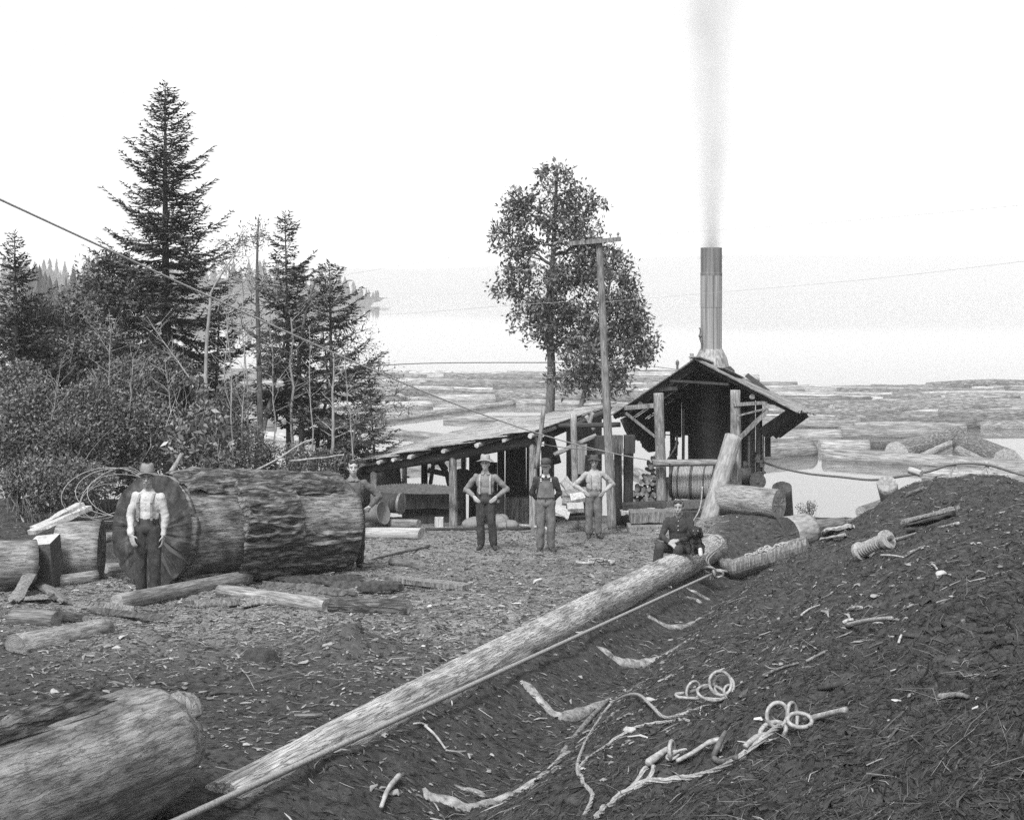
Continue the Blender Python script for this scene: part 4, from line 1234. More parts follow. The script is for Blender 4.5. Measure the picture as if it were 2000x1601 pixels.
def S(a, b, z=None):
    p = Vector((FR.x, FR.y, 0)) + UL * a + UB * b
    p.z = FR.z - .2 * a if z is None else z
    return p


def a_at(px, b):
    """distance along the shed front whose point shows in photo column px"""
    k = (px - CX) / F
    # FR.x + UL.x a + UB.x b = k (FR.y + UL.y a + UB.y b)
    return (k * (FR.y + UB.y * b) - FR.x - UB.x * b) / (UL.x - k * UL.y)


sh = thing('lean_to_shed', on_ground(S(2, 3).x, S(2, 3).y), 'low open lean-to shed with a mossy shake roof on pole posts', 'shed')
random.seed(21)
mb = MB(); A0, A1, B0, B1 = -.12, 4.38, -.34, 7.4
rows = 5; la_ = (A1 - A0) / rows
for r_ in range(rows):
    b = B0
    while b < B1:
        w_ = random.uniform(.12, .26); L_ = la_ + random.uniform(.12, .4)
        a1_ = A1 - r_ * la_ + (random.uniform(-.02, .1) if r_ == 0 else 0); a0_ = a1_ - L_
        lift = .02 + random.uniform(0, .025)
        p0, p1 = S(a1_, b + w_ / 2), S(max(a0_, A0 - .05), b + w_ / 2)
        p0.z += .075 + .03 + r_ * .004 + lift; p1.z += .075 + r_ * .004
        mb.bar(p0, p1, w_ * 1.05, .022, up=(0, 0, 1), jit=.006)
        b += w_
mb.build('roof', MATS['shake_roof'], sh)
mb = MB(); mb.add([S(A0 + .06, B0 + .1) + Vector((0, 0, .085)), S(A1 - .1, B0 + .1) + Vector((0, 0, .085)), S(A1 - .1, B1 - .1) + Vector((0, 0, .085)), S(A0 + .06, B1 - .1) + Vector((0, 0, .085))], [(0, 1, 2, 3)])
mb.build('roof_sheathing', MATS['dark_wood'], sh)
for px in (703, 740, 768, 801, 866, 932, 984, 1036):
    a = a_at(px, -.42)
    r_ = random.uniform(.042, .058)
    log('rafter', S(a, -.45) + Vector((0, 0, -.01)), S(a, 7.2) + Vector((0, 0, -.01)), r_, r_ * .8, 'post_wood', 'pale_cut', parent=sh, n=12, nz=8)
log('beam', S(4.35, .0) + Vector((0, 0, -.17)), S(-.1, .0) + Vector((0, 0, -.17)), .10, .11, 'dark_wood', 'end_grain', parent=sh, n=14, nz=14)
log('beam', S(4.3, 6.8) + Vector((0, 0, -.17)), S(-.1, 6.8) + Vector((0, 0, -.17)), .10, .10, 'dark_wood', 'end_grain', parent=sh, n=14, nz=14)
log('beam', S(4.3, 3.4) + Vector((0, 0, -.17)), S(-.1, 3.4) + Vector((0, 0, -.17)), .09, .09, 'dark_wood', 'end_grain', parent=sh, n=14, nz=14)


def post(px, b, r_, mat='post_wood', parent=sh, top=-.2, dpx=0):
    a = a_at(px, b); q = S(a, b)
    g = on_ground(q.x, q.y, -.15)
    t = S(a_at(px + dpx, b), b); t.z += top
    return log('post', g, t, r_ * 1.1, r_, mat, 'pale_cut', parent=parent, n=14, nz=10, rough=.03, groove=.006)


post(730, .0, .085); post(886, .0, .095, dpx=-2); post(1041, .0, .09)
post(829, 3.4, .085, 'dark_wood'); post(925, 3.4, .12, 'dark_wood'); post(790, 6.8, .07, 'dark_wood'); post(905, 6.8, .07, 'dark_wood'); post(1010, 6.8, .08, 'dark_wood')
post(1125, .6, .075, dpx=-5, top=.28)
# plank walls: dark boards with gaps of daylight
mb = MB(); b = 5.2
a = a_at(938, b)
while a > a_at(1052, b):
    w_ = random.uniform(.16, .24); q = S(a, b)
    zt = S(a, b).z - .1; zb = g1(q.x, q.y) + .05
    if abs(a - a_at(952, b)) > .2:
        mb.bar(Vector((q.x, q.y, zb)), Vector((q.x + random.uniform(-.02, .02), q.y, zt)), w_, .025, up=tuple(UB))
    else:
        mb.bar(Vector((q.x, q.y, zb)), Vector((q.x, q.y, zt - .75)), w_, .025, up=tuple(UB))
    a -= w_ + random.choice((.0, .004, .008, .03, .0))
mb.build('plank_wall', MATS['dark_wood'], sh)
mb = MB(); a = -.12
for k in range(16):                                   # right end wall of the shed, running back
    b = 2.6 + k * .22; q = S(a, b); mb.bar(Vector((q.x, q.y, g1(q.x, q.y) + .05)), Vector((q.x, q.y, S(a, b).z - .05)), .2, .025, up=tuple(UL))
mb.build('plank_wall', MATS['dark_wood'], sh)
# outrigger frame right of the shed
for (pa, pb, d, w_, m_) in [((1048, 915), (1062, 795), 30.5, .10, 'post_wood'), ((1082, 888), (1165, 850), 31.6, .1, 'post_wood'), ((1085, 832), (1212, 829), 32.5, .13, 'dark_wood'), ((1150, 830), (1158, 806), 33, .1, 'post_wood'), ((1070, 838), (1088, 905), 33, .2, 'dark_wood'), ((1045, 865), (1180, 805), 33.5, .11, 'dark_wood'), ((1145, 812), (1160, 840), 33, .1, 'post_wood')]:
    log('brace', P(*pa, d), P(*pb, d), w_ / 2, w_ / 2, m_, 'pale_cut', parent=sh, n=10, nz=6)

# --- things in and round the shed (all in dark shade)
def tank(name, c, axis, r, L, mat, label, cat, end='dark_iron', n=36, rim=.02, parts=True):
    c = Vector(c); ax = Vector(axis).normalized(); M = frame(c - ax * L / 2, c + ax * L / 2)
    t = thing(name, c - Vector((0, 0, r)), label, cat)
    mb = MB(); mb.lathe([(r, 0), (r, L)], n, M)
    me = sh_ = mb.build('shell', MATS[mat], t); me.data.polygons.foreach_set('use_smooth', [len(p.vertices) == 4 for p in me.data.polygons])
    for z in (0, L):
        mb = MB(); mb.lathe([(r * .96, z - .03), (r + rim, z - .03), (r + rim, z + .03), (r * .96, z + .03)], n, M); mb.lathe([(0, z - .012), (r * .97, z - .012), (r * .97, z + .012), (0, z + .012)], n, M)
        mb.build('end_plate', MATS[end], sh_)
    return t


q = S(a_at(722, 1.6), 1.6)
tank('water_tank', P(706, 948, q.y), (1, .28, 0), .64, 1.75, 'tank_iron', 'big round iron tank lying at the low end of the shed', 'tank')
tank('keg', P(762, 982, 31.2), (1, -.35, 0), .23, .55, 'dark_wood', 'small dark keg with a pale end beside the tank', 'keg', end='post_wood', n=22)
mb = MB(); M = frame(P(712, 1008, 30.4), P(757, 1000, 30.1)); mb.lathe([(.15, 0), (.16, .3), (.24, .5), (.27, .53), (.25, .535), (.14, .32)], 24, M); tag(mb.build('flared_pipe', MATS['tank_iron'], smooth=True), 'flared iron pipe mouth lying before the tank', 'pipe')
# two man crosscut saw hung on the posts
sa, sb2 = P(733, 955, 32.0), P(888, 957, 31.1); t = thing('crosscut_saw', sa, 'long crosscut saw blade with teeth up across the shed front', 'saw')
mb = MB(); n = 60; M = frame(sa, sb2, (0, 0, 1)); L_ = (sb2 - sa).length; V = []
for k in range(n + 1):
    u = k / n; arc = .06 * math.sin(math.pi * u)
    V += [M @ Vector((.003, -.10 + .02 * (2 * u - 1) ** 2, L_ * u)), M @ Vector((.003, .07 + arc + (.028 if k % 2 else 0), L_ * u)), M @ Vector((-.003, .07 + arc + (.028 if k % 2 else 0), L_ * u)), M @ Vector((-.003, -.10 + .02 * (2 * u - 1) ** 2, L_ * u))]
Fc = []
for k in range(n):
    for j in range(4): Fc.append((k * 4 + j, k * 4 + (j + 1) % 4, k * 4 + 4 + (j + 1) % 4, k * 4 + 4 + j))
Fc += [(0, 1, 2, 3), (n * 4 + 3, n * 4 + 2, n * 4 + 1, n * 4)]
mb.add(V, Fc); mb.build('blade', MATS['saw_steel'], t)
for q in (sa, sb2):
    mb = MB(); mb.tube([q + Vector((0, -.01, -.1)), q + Vector((0, -.01, .22))], .018, 8); mb.build('handle', MATS['post_wood'], t)
# filing bench and machine silhouettes
t = thing('work_bench', on_ground(-1.9, 33.2), 'dark work bench of heavy blocks under the shed roof', 'bench')
for (pa, pb, d, w_, h_) in [((780, 972), (905, 972), 32.8, .5, .22), ((786, 996), (902, 996), 33, .45, .2), ((800, 1018), (900, 1018), 33, .4, .25)]:
    mb = MB(); mb.bar(P(*pa, d), P(*pb, d), w_, h_, up=(0, 1, 0), jit=.02, seg=4); mb.build('block', MATS['dark_wood'], t)
t = thing('hand_winch', P(868, 955, 34), 'dark hand winch with a gear wheel standing on the bench', 'winch')
mb = MB(); mb.bar(P(838, 962, 34), P(846, 910, 34), .1, .12); mb.bar(P(880, 962, 34), P(870, 915, 34), .1, .12); mb.bar(P(836, 918, 34), P(892, 930, 34), .14, .12); mb.tube([P(842, 905, 34), P(858, 900, 34), P(870, 918, 34)], .09, 8); mb.build('frame', MATS['dark_iron'], t)
mb = MB(); M = frame(P(903, 940, 34), P(909, 940, 33.8)); mb.lathe([(.3, -.05), (.33, -.05), (.33, .05), (.3, .05)], 28, M); mb.lathe([(.06, -.08), (.06, .08)], 12, M)
for k in range(6):
    a = k * 1.047; mb.bar(M @ Vector((0, 0, 0)), M @ Vector((.31 * math.cos(a), .31 * math.sin(a), 0)), .04, .04)
mb.build('gear_wheel', MATS['dark_iron'], t)
mb = MB(); mb.tube([P(868, 930, 34), P(866, 902, 34), P(870, 898, 34)], .035, 8); mb.ball(P(867, 918, 34), .06); mb.build('crank', MATS['dark_iron'], t)
mb = MB(); p = P(858, 1030, 31.3); mb.bar(p, p + Vector((0, 0, .24)), .2, .18, jit=.01); tag(mb.build('chopping_block', MATS['pale_wood']), 'small pale chopping block at the shed front', 'block')
t = thing('stove', P(966, 1012, 32.6), 'pierced iron stove box with openings beside the left front pole', 'stove')
mb = MB(); mb.box(P(966, 985, 32.6), (.5, .4, .62)); sb_ = mb.build('body', MATS['dark_iron'], t)
for i in range(3):
    for j in range(4):
        mb = MB(); mb.box(P(955 + i * 9, 968 + j * 11, 32.38), (.06, .02, .07)); mb.build('vent', MATS['worn_steel'] if (i + j) % 3 == 0 else MATS['dark_wood'], sb_)
for (px, py, d, rx, rz, lab) in [(925, 1022, 30.6, .26, .14, 'pale lumpy sack left behind the legs of the man with suspenders'), (975, 1018, 30.9, .25, .16, 'pale rounded sack leaning by the hoop'), (993, 1026, 30.4, .24, .12, 'flat pale sack right of the hoop')]:
    mb = MB(); mb.ball(P(px, py, d), (rx, .2, rz), 20, 14)
    for i, v in enumerate(mb.v):
        w_ = .05 * float(fbm(np.array([[v[0] * 4, v[1] * 4, v[2] * 4]]), 3)[0]); mb.v[i] = (v[0] + w_, v[1] + w_, v[2] + w_ * .7)
    tag(mb.build('sack', MATS['grey_shirt'], smooth=True), lab, 'sack', 'pale sacks along the shed front')
mb = MB(); c = P(972, 1022, 30.2); mb.tube([c + Vector((.2 * math.cos(k * .2618), .05 * math.sin(k * .26), .2 * math.sin(k * .2618))) for k in range(24)], .008, 6, closed=True); tag(mb.build('hoop', MATS['cable_dark'], smooth=True), 'thin iron hoop leaning against the pale sacks', 'hoop')
for (px, d, lab) in [(1000, 33.2, 'dark barrel stave box left of the middle shed post'), (1018, 33.4, 'dark wooden box touching the middle shed post')]:
    mb = MB(); mb.box(P(px, 995, d), (.34, .34, .6), jit=.01); tag(mb.build('box', MATS['grey_wood']), lab, 'box', 'boxes in the shed')
# lumber heap behind the overalls man
LUM = 'boards in the lumber heap'
for k, (pa, pb, d, w_, h_, m_, lab) in enumerate([
    ((1100, 936), (1122, 965), 30.5, .3, .05, 'pale_wood', 'pale board standing on edge at the top of the lumber heap'), ((1095, 965), (1150, 958), 30.3, .25, .06, 'grey_wood', 'grey board second from the top of the lumber heap'),
    ((1115, 975), (1148, 968), 30.0, .25, .12, 'pale_wood', 'thick pale board in the middle of the lumber heap'), ((1098, 978), (1135, 985), 30.1, .25, .06, 'grey_wood', 'grey board in the middle of the lumber heap'),
    ((1108, 992), (1140, 990), 29.8, .25, .12, 'pale_wood', 'short thick board low in the lumber heap'), ((1082, 992), (1112, 1006), 29.6, .3, .03, 'pale_wood', 'bright white board leaning at the foot of the lumber heap'),
    ((1105, 1006), (1150, 1004), 29.9, .3, .1, 'dark_wood', 'dark beam under the lumber heap')]):
    mb = MB(); mb.bar(P(*pa, d), P(*pb, d), w_, h_, up=(0, -.5, 1), jit=.01, seg=3); tag(mb.build('board', MATS[m_]), lab, 'board', LUM)
for (x0, x1, y0, y1, d, m_, lab) in [(1122, 1146, 868, 925, 32.4, 'sheet_metal', 'grey tin sheet leaning between the shed poles'), (1143, 1158, 890, 925, 32.0, 'dark_wood', 'dark round topped panel beside the grey tin sheet'), (1058, 1078, 872, 935, 32.6, 'dark_wood', 'dark coat like canvas hanging from the shed pole')]:
    mb = MB(); a, b_ = P(x0, y1, d), P(x1, y0, d); mb.box((a + b_) / 2, (b_.x - a.x, .05, b_.z - a.z), jit=.02); tag(mb.build('panel', MATS[m_]), lab, 'panel')
# boxes nailed to posts, right of the pole
t = thing('switch_box_post', on_ground(P(1216, 1000, 31.4).x, 31.4), 'twin timber post carrying two wooden boxes right of the pole', 'box post')
log('post', P(1208, 1025, 31.4), P(1207, 880, 31.4), .10, .09, 'dark_wood', 'end_grain', parent=t, n=10, nz=6); log('post', P(1226, 1025, 31.7), P(1228, 875, 31.7), .12, .12, 'dark_wood', 'end_grain', parent=t, n=10, nz=6)
for (x0, x1, m_) in ((1190, 1216, 'grey_wood'), (1219, 1240, 'dark_wood')):
    mb = MB(); a, b_ = P(x0, 884, 31.2), P(x1, 850, 31.2); mb.box((a + b_) / 2, (b_.x - a.x, .22, b_.z - a.z), jit=.006); mb.build('box', MATS[m_], t)
mb = MB(); a, b_ = P(1162, 886, 31.6), P(1182, 851, 31.6); mb.box((a + b_) / 2, (b_.x - a.x, .2, b_.z - a.z), jit=.006); tag(mb.build('wall_box', MATS['dark_wood']), 'dark wooden box hung left of the pole', 'box')

# --- telegraph pole and wires
pl = thing('telegraph_pole', on_ground(P(1196, 1030, 30.3).x, 30.3), 'tall slightly leaning pole with one wooden cross arm', 'pole')
log('pole_shaft', P(1196, 1036, 30.3), P(1170, 466, 30.3), .105, .075, 'post_wood', 'pale_cut', parent=pl, n=18, nz=40, rough=.02, groove=.005)
mb = MB(); ca, cb_ = P(1110, 476, 30.2), P(1213, 467, 30.2); mb.bar(ca, cb_, .11, .10, up=(0, 0, 1), jit=.003); arm_ = mb.build('cross_arm', MATS['post_wood'], pl)
for px in (1118, 1150, 1192, 1207):
    p = P(px, 0, 30.2); p.z = ca.lerp(cb_, (px - 1110) / 103).z + .055
    mb = MB(); mb.lathe([(.012, -.02), (.012, .04), (.03, .045), (.034, .08), (.022, .11), (0, .115)], 12, Matrix.Translation(p)); mb.build('insulator', MATS['stone'], arm_, smooth=True)


def wire(name, pts, r, mat, label, cat, n=8, sides=6, group=None):
    mb = MB(); mb.tube(smooth_path(pts, n), r, sides); return tag(mb.build(name, MATS[mat], smooth=True), label, cat, group)


WR = 'thin telegraph wires'
wire('wire', [P(1207, 462, 30.2), P(1600, 436, 26), P(2060, 395, 21)], .0028, 'far_rope', 'highest thin wire running right from the cross arm', 'wire', group=WR)
wire('wire', [P(1178, 590, 30.3), P(1390, 572, 29), P(1700, 545, 25), P(2060, 503, 21)], .003, 'far_rope', 'thin wire passing the chimney toward the right edge', 'wire', group=WR)
wire('wire', [P(1113, 470, 30.2), P(900, 500, 34), P(655, 540, 40)], .003, 'far_rope', 'thin wire running left from the cross arm past the tree', 'wire', group=WR)
wire('wire', [P(1180, 585, 30.3), P(1000, 596, 34), P(720, 615, 40), P(200, 620, 40), P(-50, 618, 38)], .004, 'far_rope', 'level thin wire crossing behind the firs', 'wire', group=WR)
wire('wire', [P(690, 716, 40), P(850, 709, 40), P(1075, 708, 38.8)], .016, 'cable_dark', 'dark wire between firs and broadleaf trunk', 'wire', group=WR)
wire('wire', [P(1075, 708, 38.8), P(1230, 712, 36), P(1325, 722, 33.2)], .008, 'cable_dark', 'dark wire from broadleaf trunk to the engine house roof', 'wire', group=WR)
# heavy main line from the drum up to the left over the yard
e0, e1 = P(1332, 908, 32.6), P(-60, 362, 12.5)
pts = [e0.lerp(e1, k / 24) + Vector((0, 0, -.55 * math.sin(math.pi * k / 24) * (1 - .3 * k / 24))) for k in range(25)]
wire('main_line', pts, .012, 'far_rope', 'heavy wire rope rising from the drum to the upper left', 'cable', n=2, sides=8)
wire('guy_wire', [P(1050, 866, 30.9), P(1110, 875, 31), P(1180, 880, 31.2)], .012, 'cable_dark', 'short wire from the shed post to the dark box', 'wire')
wire('hose_line', [P(1492, 903, 33), P(1530, 915, 32), P(1580, 925, 31), P(1640, 931, 30), P(1705, 937, 29), P(1760, 930, 28), P(1815, 920, 27.6), P(1862, 906, 27.3), P(1926, 907, 27.3), P(1990, 925, 27.3), P(2060, 940, 27)], .028, 'cable_dark', 'dark hose line slung over the crossed stakes to the engine', 'hose')
# ------------------------------------------------------------------ the donkey engine house on its log sled
EO = P(1358, 702, 32.0); ER = Vector((.957, -.29, 0)); EB = Vector((.29, .957, 0))


def E(a, b, z):
    """a: metres right of the ridge, b: metres back from the front gable, z: world height"""
    p = Vector((EO.x, EO.y, 0)) + ER * a + EB * b
    p.z = z
    return p


def ridge_z(b): return EO.z - .11 * b
ZL, ZR = 6.88, 7.16
AL, AR = -2.08, 2.32
def roof_z(a, b): return ridge_z(b) + ((ZL - EO.z) * a / AL if a < 0 else (ZR - EO.z) * a / AR)


eh = thing('engine_house', on_ground(EO.x + .7, 34), 'open gabled shelter of rough boards over the steam engine', 'shelter')
random.seed(31)
for (a1, nm) in ((AL, 'roof_panel'), (AR, 'roof_panel')):
    for layer in range(2 if a1 > 0 else 1):
        mb = MB(); b = -.1 if layer == 0 else .6
        while b < 5.1:
            w_ = random.uniform(.2, .34); t = 1 + random.uniform(-.02, .05) + (.03 if layer else 0)
            b2_ = b + w_ / 2
            s0 = 0 if layer == 0 else .35
            p0 = E(a1 * s0, b2_, roof_z(a1 * s0, b2_) + .02 + .045 * layer); p1 = E(a1 * t, b2_, roof_z(a1 * t, b2_) + .02 + .05 * layer + random.uniform(-.02, .02))
            mb.bar(p0, p1, w_ * 1.04, .028, up=(0, 0, 1), jit=.006, seg=3)
            b += w_
        mb.build(nm, MATS['roof_board'], eh)
mb = MB(); mb.bar(E(0, -.2, ridge_z(-.2) + .05), E(0, 5.1, ridge_z(5.1) + .05), .26, .03, up=(0, 0, 1)); mb.build('ridge_board', MATS['roof_board'], eh)
mb = MB(); mb.bar(E(.55, .2, roof_z(.55, .2) + .09), E(.95, .9, roof_z(.95, .9) + .1), .3, .03, jit=.03, up=(0, 0, 1)); mb.build('loose_board', MATS['roof_board'], eh)
mb = MB(); mb.bar(E(.95, 2.2, roof_z(.95, 2.2) + .22), E(1.5, 2.2, roof_z(1.5, 2.2) + .06), .3, .03, jit=.04, up=(0, 0, 1)); mb.build('loose_board', MATS['dark_wood'], eh)
# gable planks and rafters
mb = MB(); mb.bar(E(-.62, .05, 7.78), E(.8, .05, 7.72), .16, .05); mb.build('gable_board', MATS['dark_wood'], eh)
mb = MB(); mb.bar(E(-1.0, .12, 7.55), E(-.45, .12, 7.6), .10, .10); mb.build('gable_board', MATS['dark_wood'], eh)
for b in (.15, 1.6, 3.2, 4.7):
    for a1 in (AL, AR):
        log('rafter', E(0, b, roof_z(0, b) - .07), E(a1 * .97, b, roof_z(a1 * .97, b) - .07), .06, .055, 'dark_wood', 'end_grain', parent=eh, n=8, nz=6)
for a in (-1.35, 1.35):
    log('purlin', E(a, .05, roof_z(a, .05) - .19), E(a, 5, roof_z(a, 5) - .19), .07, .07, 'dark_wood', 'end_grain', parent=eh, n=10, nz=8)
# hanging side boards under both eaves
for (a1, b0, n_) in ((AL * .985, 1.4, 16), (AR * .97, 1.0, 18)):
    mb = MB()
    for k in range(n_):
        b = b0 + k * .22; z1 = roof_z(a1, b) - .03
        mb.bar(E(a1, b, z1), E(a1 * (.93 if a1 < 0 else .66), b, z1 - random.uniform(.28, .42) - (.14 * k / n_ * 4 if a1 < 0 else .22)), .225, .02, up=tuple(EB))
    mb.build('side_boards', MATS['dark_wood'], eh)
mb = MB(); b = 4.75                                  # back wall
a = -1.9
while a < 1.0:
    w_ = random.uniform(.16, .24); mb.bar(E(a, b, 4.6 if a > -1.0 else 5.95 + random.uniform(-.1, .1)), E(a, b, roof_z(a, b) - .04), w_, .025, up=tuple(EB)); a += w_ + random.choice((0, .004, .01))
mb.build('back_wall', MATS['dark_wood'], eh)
mb = MB()                                            # left side slats with gaps of daylight, at the back
for k in range(7):
    z = 6.05 + k * .17; mb.bar(E(-1.5, 2.2, z + .2), E(-1.2, 4.7, z - .12), .13, .02, up=(0, 0, 1), jit=.01)
mb.build('side_slats', MATS['dark_wood'], eh)


def epost(px_b, py_b, px_t, py_t, d, r_, m_='post_wood', nm='post'):
    return log(nm, P(px_b, py_b, d), P(px_t, py_t, d), r_ * 1.08, r_, m_, 'pale_cut', parent=eh, n=16, nz=12, rough=.03, groove=.006)


epost(1293, 994, 1286, 768, 32.2, .12); epost(1438, 962, 1436, 762, 31.7, .12)
epost(1316, 965, 1312, 790, 36.3, .07, 'dark_wood'); epost(1487, 950, 1482, 812, 35.2, .06, 'dark_wood')
for (pa, pb, d, w_) in [((1219, 797), (1284, 791), 32.3, .16), ((1222, 806), (1286, 858), 32.3, .11), ((1432, 790), (1498, 786), 31.6, .12), ((1500, 800), (1442, 858), 31.5, .14), ((1440, 812), (1500, 797), 31.45, .06)]:
    mb = MB(); mb.bar(P(*pa, d), P(*pb, d), w_, w_ * .6, jit=.006); mb.build('brace', MATS['post_wood'], eh)
log('rail', P(1276, 904, 31.9), P(1437, 903, 31.5), .085, .075, 'post_wood', 'pale_cut', parent=eh, n=12, nz=10)
for (x0, x1, y0, y1, d, m_) in [(1445, 1452, 785, 835, 34, 'dark_wood'), (1455, 1462, 770, 900, 35.2, 'dark_wood'), (1466, 1474, 775, 880, 35.3, 'grey_wood'), (1478, 1486, 790, 900, 35.4, 'dark_wood'), (1494, 1505, 845, 892, 35.5, 'dark_wood')]:
    mb = MB(); a, b_ = P(x0, y1, d), P(x1, y0, d); mb.box((a + b_) / 2, (b_.x - a.x, .03, b_.z - a.z), jit=.006); mb.build('wall_board', MATS[m_], eh)

# sled of logs and timbers
SLD = 'timbers of the engine sled'
log('sled_log', E(-.85, -.3, 4.42), E(-.75, 5.6, 3.9), .26, .25, 'grey_wood', 'dark_cut', 'left runner log under the engine', 'log', SLD, n=24)
log('sled_log', E(1.15, -.1, 4.55), E(1.2, 5.6, 3.95), .26, .25, 'grey_wood', 'dark_cut', 'right runner log under the engine', 'log', SLD, n=24)
for k, (pa, pb, d, w_, h_, m_, lab) in enumerate([((1230, 1008), (1330, 1005), 29.9, .5, .24, 'grey_wood', 'upper squared timber of the sled front behind the seated man'), ((1226, 1032), (1325, 1030), 29.7, .55, .16, 'peeled_wood', 'lower squared timber of the sled front with a chopped edge'),
                                    ((1215, 988), (1300, 984), 31.0, .4, .1, 'dark_wood', 'dark plank platform left of the drum'), ((1212, 1000), (1240, 998), 30.8, .4, .06, 'pale_wood', 'short pale plank end on the platform corner'), ((1325, 1004), (1440, 1003), 30.9, .3, .14, 'dark_wood', 'dark cross timber under the drum frame')]):
    mb = MB(); mb.bar(P(*pa, d), P(*pb, d), w_, h_, up=(0, -1, 0) if False else (0, 0, 1), jit=.015, seg=6)
    mb2 = MB(); M = frame(P(*pa, d), P(*pb, d), (0, 0, 1))
    o = mb.build('timber', MATS[m_]); tag(o, lab, 'timber', SLD)
# leaning log
log('leaning_log', P(1378, 1036, 30.2), P(1432, 852, 30.9), .205, .20, 'pale_trunk', 'pale_cut', 'short thick log with pale top leaning against the drum rail', 'log', n=30, nz=24, rough=.04, groove=.012, seed=95)
for (pa, pb, d0, r_, lab) in [((1370, 995), (1420, 885), 31.2, .02, 'thin iron bar leaning beside the leaning log'), ((1352, 1020), (1372, 950), 29.6, .015, 'thin bent stick before the drum')]:
    mb = MB(); a, b_ = P(*pa, d0), P(*pb, d0); mb.tube(smooth_path([a, a.lerp(b_, .4) + Vector((.08, 0, 0)), b_], 5), r_, 7); tag(mb.build('stick', MATS['twig'], smooth=True), lab, 'stick')

# --- steam engine: boiler, chimney, drum, frame, pipes
st = thing('steam_engine', E(0, 2.5, 4.7), 'black upright boiler steam engine with a wound cable drum', 'steam engine')
M = Matrix.Translation(E(0, 2.62, 4.75)); bz = roof_z(0, 2.62) - .12 - 4.75
mb = MB(); mb.lathe([(.60, 0), (.60, .02), (.60, bz), (.5, bz + .1)], 40, M); bo = mb.build('boiler', MATS['dark_iron'], st, smooth=True)
for k in range(2):
    mb = MB(); zz = .5 + 1.35 * k; mb.lathe([(.604, zz), (.618, zz), (.618, zz + .12), (.604, zz + .12)], 40, M); mb.build('boiler_band', MATS['dark_iron'], bo)
mb = MB()
for an in (-1.75, -1.63, -.9):
    for k in range(34):
        q = M @ Vector((.602 * math.cos(an), .602 * math.sin(an), .1 + k * .085)); mb.ball(q, .016, 6, 4)
o = mb.build('rivet_seam', MATS['iron'], bo)
Mc = Matrix.Translation(E(0, 2.62, 0))
zc = lambda py: CZ - (py - HY) / F * E(0, 2.62, 0).y
def _fl(p, a):
    q = Vector(p); 
    if p.z < zc(700): q.z = roof_z((ER.x * p.x + ER.y * p.y), 2.62 + EB.x * p.x + EB.y * p.y) + .0
    return q
mb = MB(); mb.lathe([(.52, zc(728)), (.40, zc(698)), (.285, zc(681))], 28, Mc, f=_fl); mb.build('chimney_skirt', MATS['sheet_metal'], st)
mb = MB(); mb.lathe([(.272, zc(682)), (.272, zc(601)), (.278, zc(600)), (.278, zc(537))], 56, Mc); chm = mb.build('chimney', MATS['sheet_metal'], st)
mb = MB(); mb.lathe([(.272, zc(540)), (.28, zc(538)), (.28, zc(533)), (.274, zc(532)), (.274, zc(484)), (.262, zc(484)), (.262, zc(520))], 56, Mc); mb.build('chimney_top', MATS['sooty_metal'], chm)
# cable drum
dc = P(1356, 941, 32.4); M = frame(dc - ER * .52, dc + ER * .52); mb = MB(); prof = []
random.seed(2)
for k in range(26):
    z = .04 + k * .037
    prof += [(.405, z), (.425 + random.uniform(-.004, .006), z + .012), (.425, z + .024), (.405, z + .036)]
mb.lathe(prof, 40, M)
for i in range(len(mb.f)):
    j = i // 40
    if i < 40 * (len(prof) - 1): mb.m[i] = 1 if (j % 4 in (3,) or (j // 4) in (3, 11, 12, 20)) else 0
drm = mb.build('wound_cable', [MATS['drum_cable'], MATS['drum_cable_dark']], st)
for z in (0, 1.04):
    mb = MB(); mb.lathe([(.1, z - .03), (.47, z - .03), (.47, z + .03), (.1, z + .03)], 40, M); mb.build('drum_flange', MATS['dark_iron'], drm)
mb = MB(); mb.lathe([(.06, -.5), (.06, 1.5)], 16, M); mb.build('axle', MATS['dark_iron'], drm)
fp = P(1303, 986, 32.1); fq = P(1408, 982, 31.6)
mb = MB(); mb.bar(fp, fq, .16, .34, up=(0, -.96, .0)); mb.build('bed_frame', MATS['iron'], st)
for (px, d) in ((1306, 32.4), (1412, 32)):
    mb = MB(); a = P(px, 985, d); mb.add([a + Vector(q) for q in [(-.05, -.25, -.1), (.05, -.25, -.1), (.05, .6, -.1), (-.05, .6, -.1), (-.05, .0, .62), (.05, .0, .62), (.05, .35, .62), (-.05, .35, .62)]], [(0, 1, 5, 4), (1, 2, 6, 5), (2, 3, 7, 6), (3, 0, 4, 7), (4, 5, 6, 7), (3, 2, 1, 0)])
    mb.build('side_plate', MATS['iron'], st)
for (px, py0, py1, d, r_, m_) in [(1455, 945, 800, 34.4, .045, 'dark_iron'), (1468, 940, 815, 34.2, .075, 'iron'), (1480, 935, 830, 34.1, .06, 'iron'), (1446, 940, 830, 33.6, .03, 'iron'), (1490, 955, 842, 33.4, .022, 'post_wood'), (1334, 960, 800, 34.3, .04, 'iron'), (1462, 930, 850, 33.8, .03, 'worn_steel')]:
    mb = MB(); mb.tube([P(px, py0, d), P(px + 1, py1, d)], r_, 10); 
    if r_ > .04: mb.lathe([(r_ * 1.5, -.03), (r_ * 1.5, .03)], 12, frame(P(px, (py0 + py1) / 2 + 8, d), P(px, py1, d)))
    mb.build('pipe', MATS[m_], st, smooth=False)
mb = MB(); c = P(1455, 940, 33.2); mb.tube([c, c + Vector((0, 0, .34))], .15, 18); mb.tube([c + Vector((0, 0, .3)), c + Vector((0, 0, .5))], .06, 12); mb.tube([c + Vector((.0, 0, .12)), c + Vector((.45, .05, .12))], .1, 14); mb.build('pump', MATS['iron'], st, smooth=True)
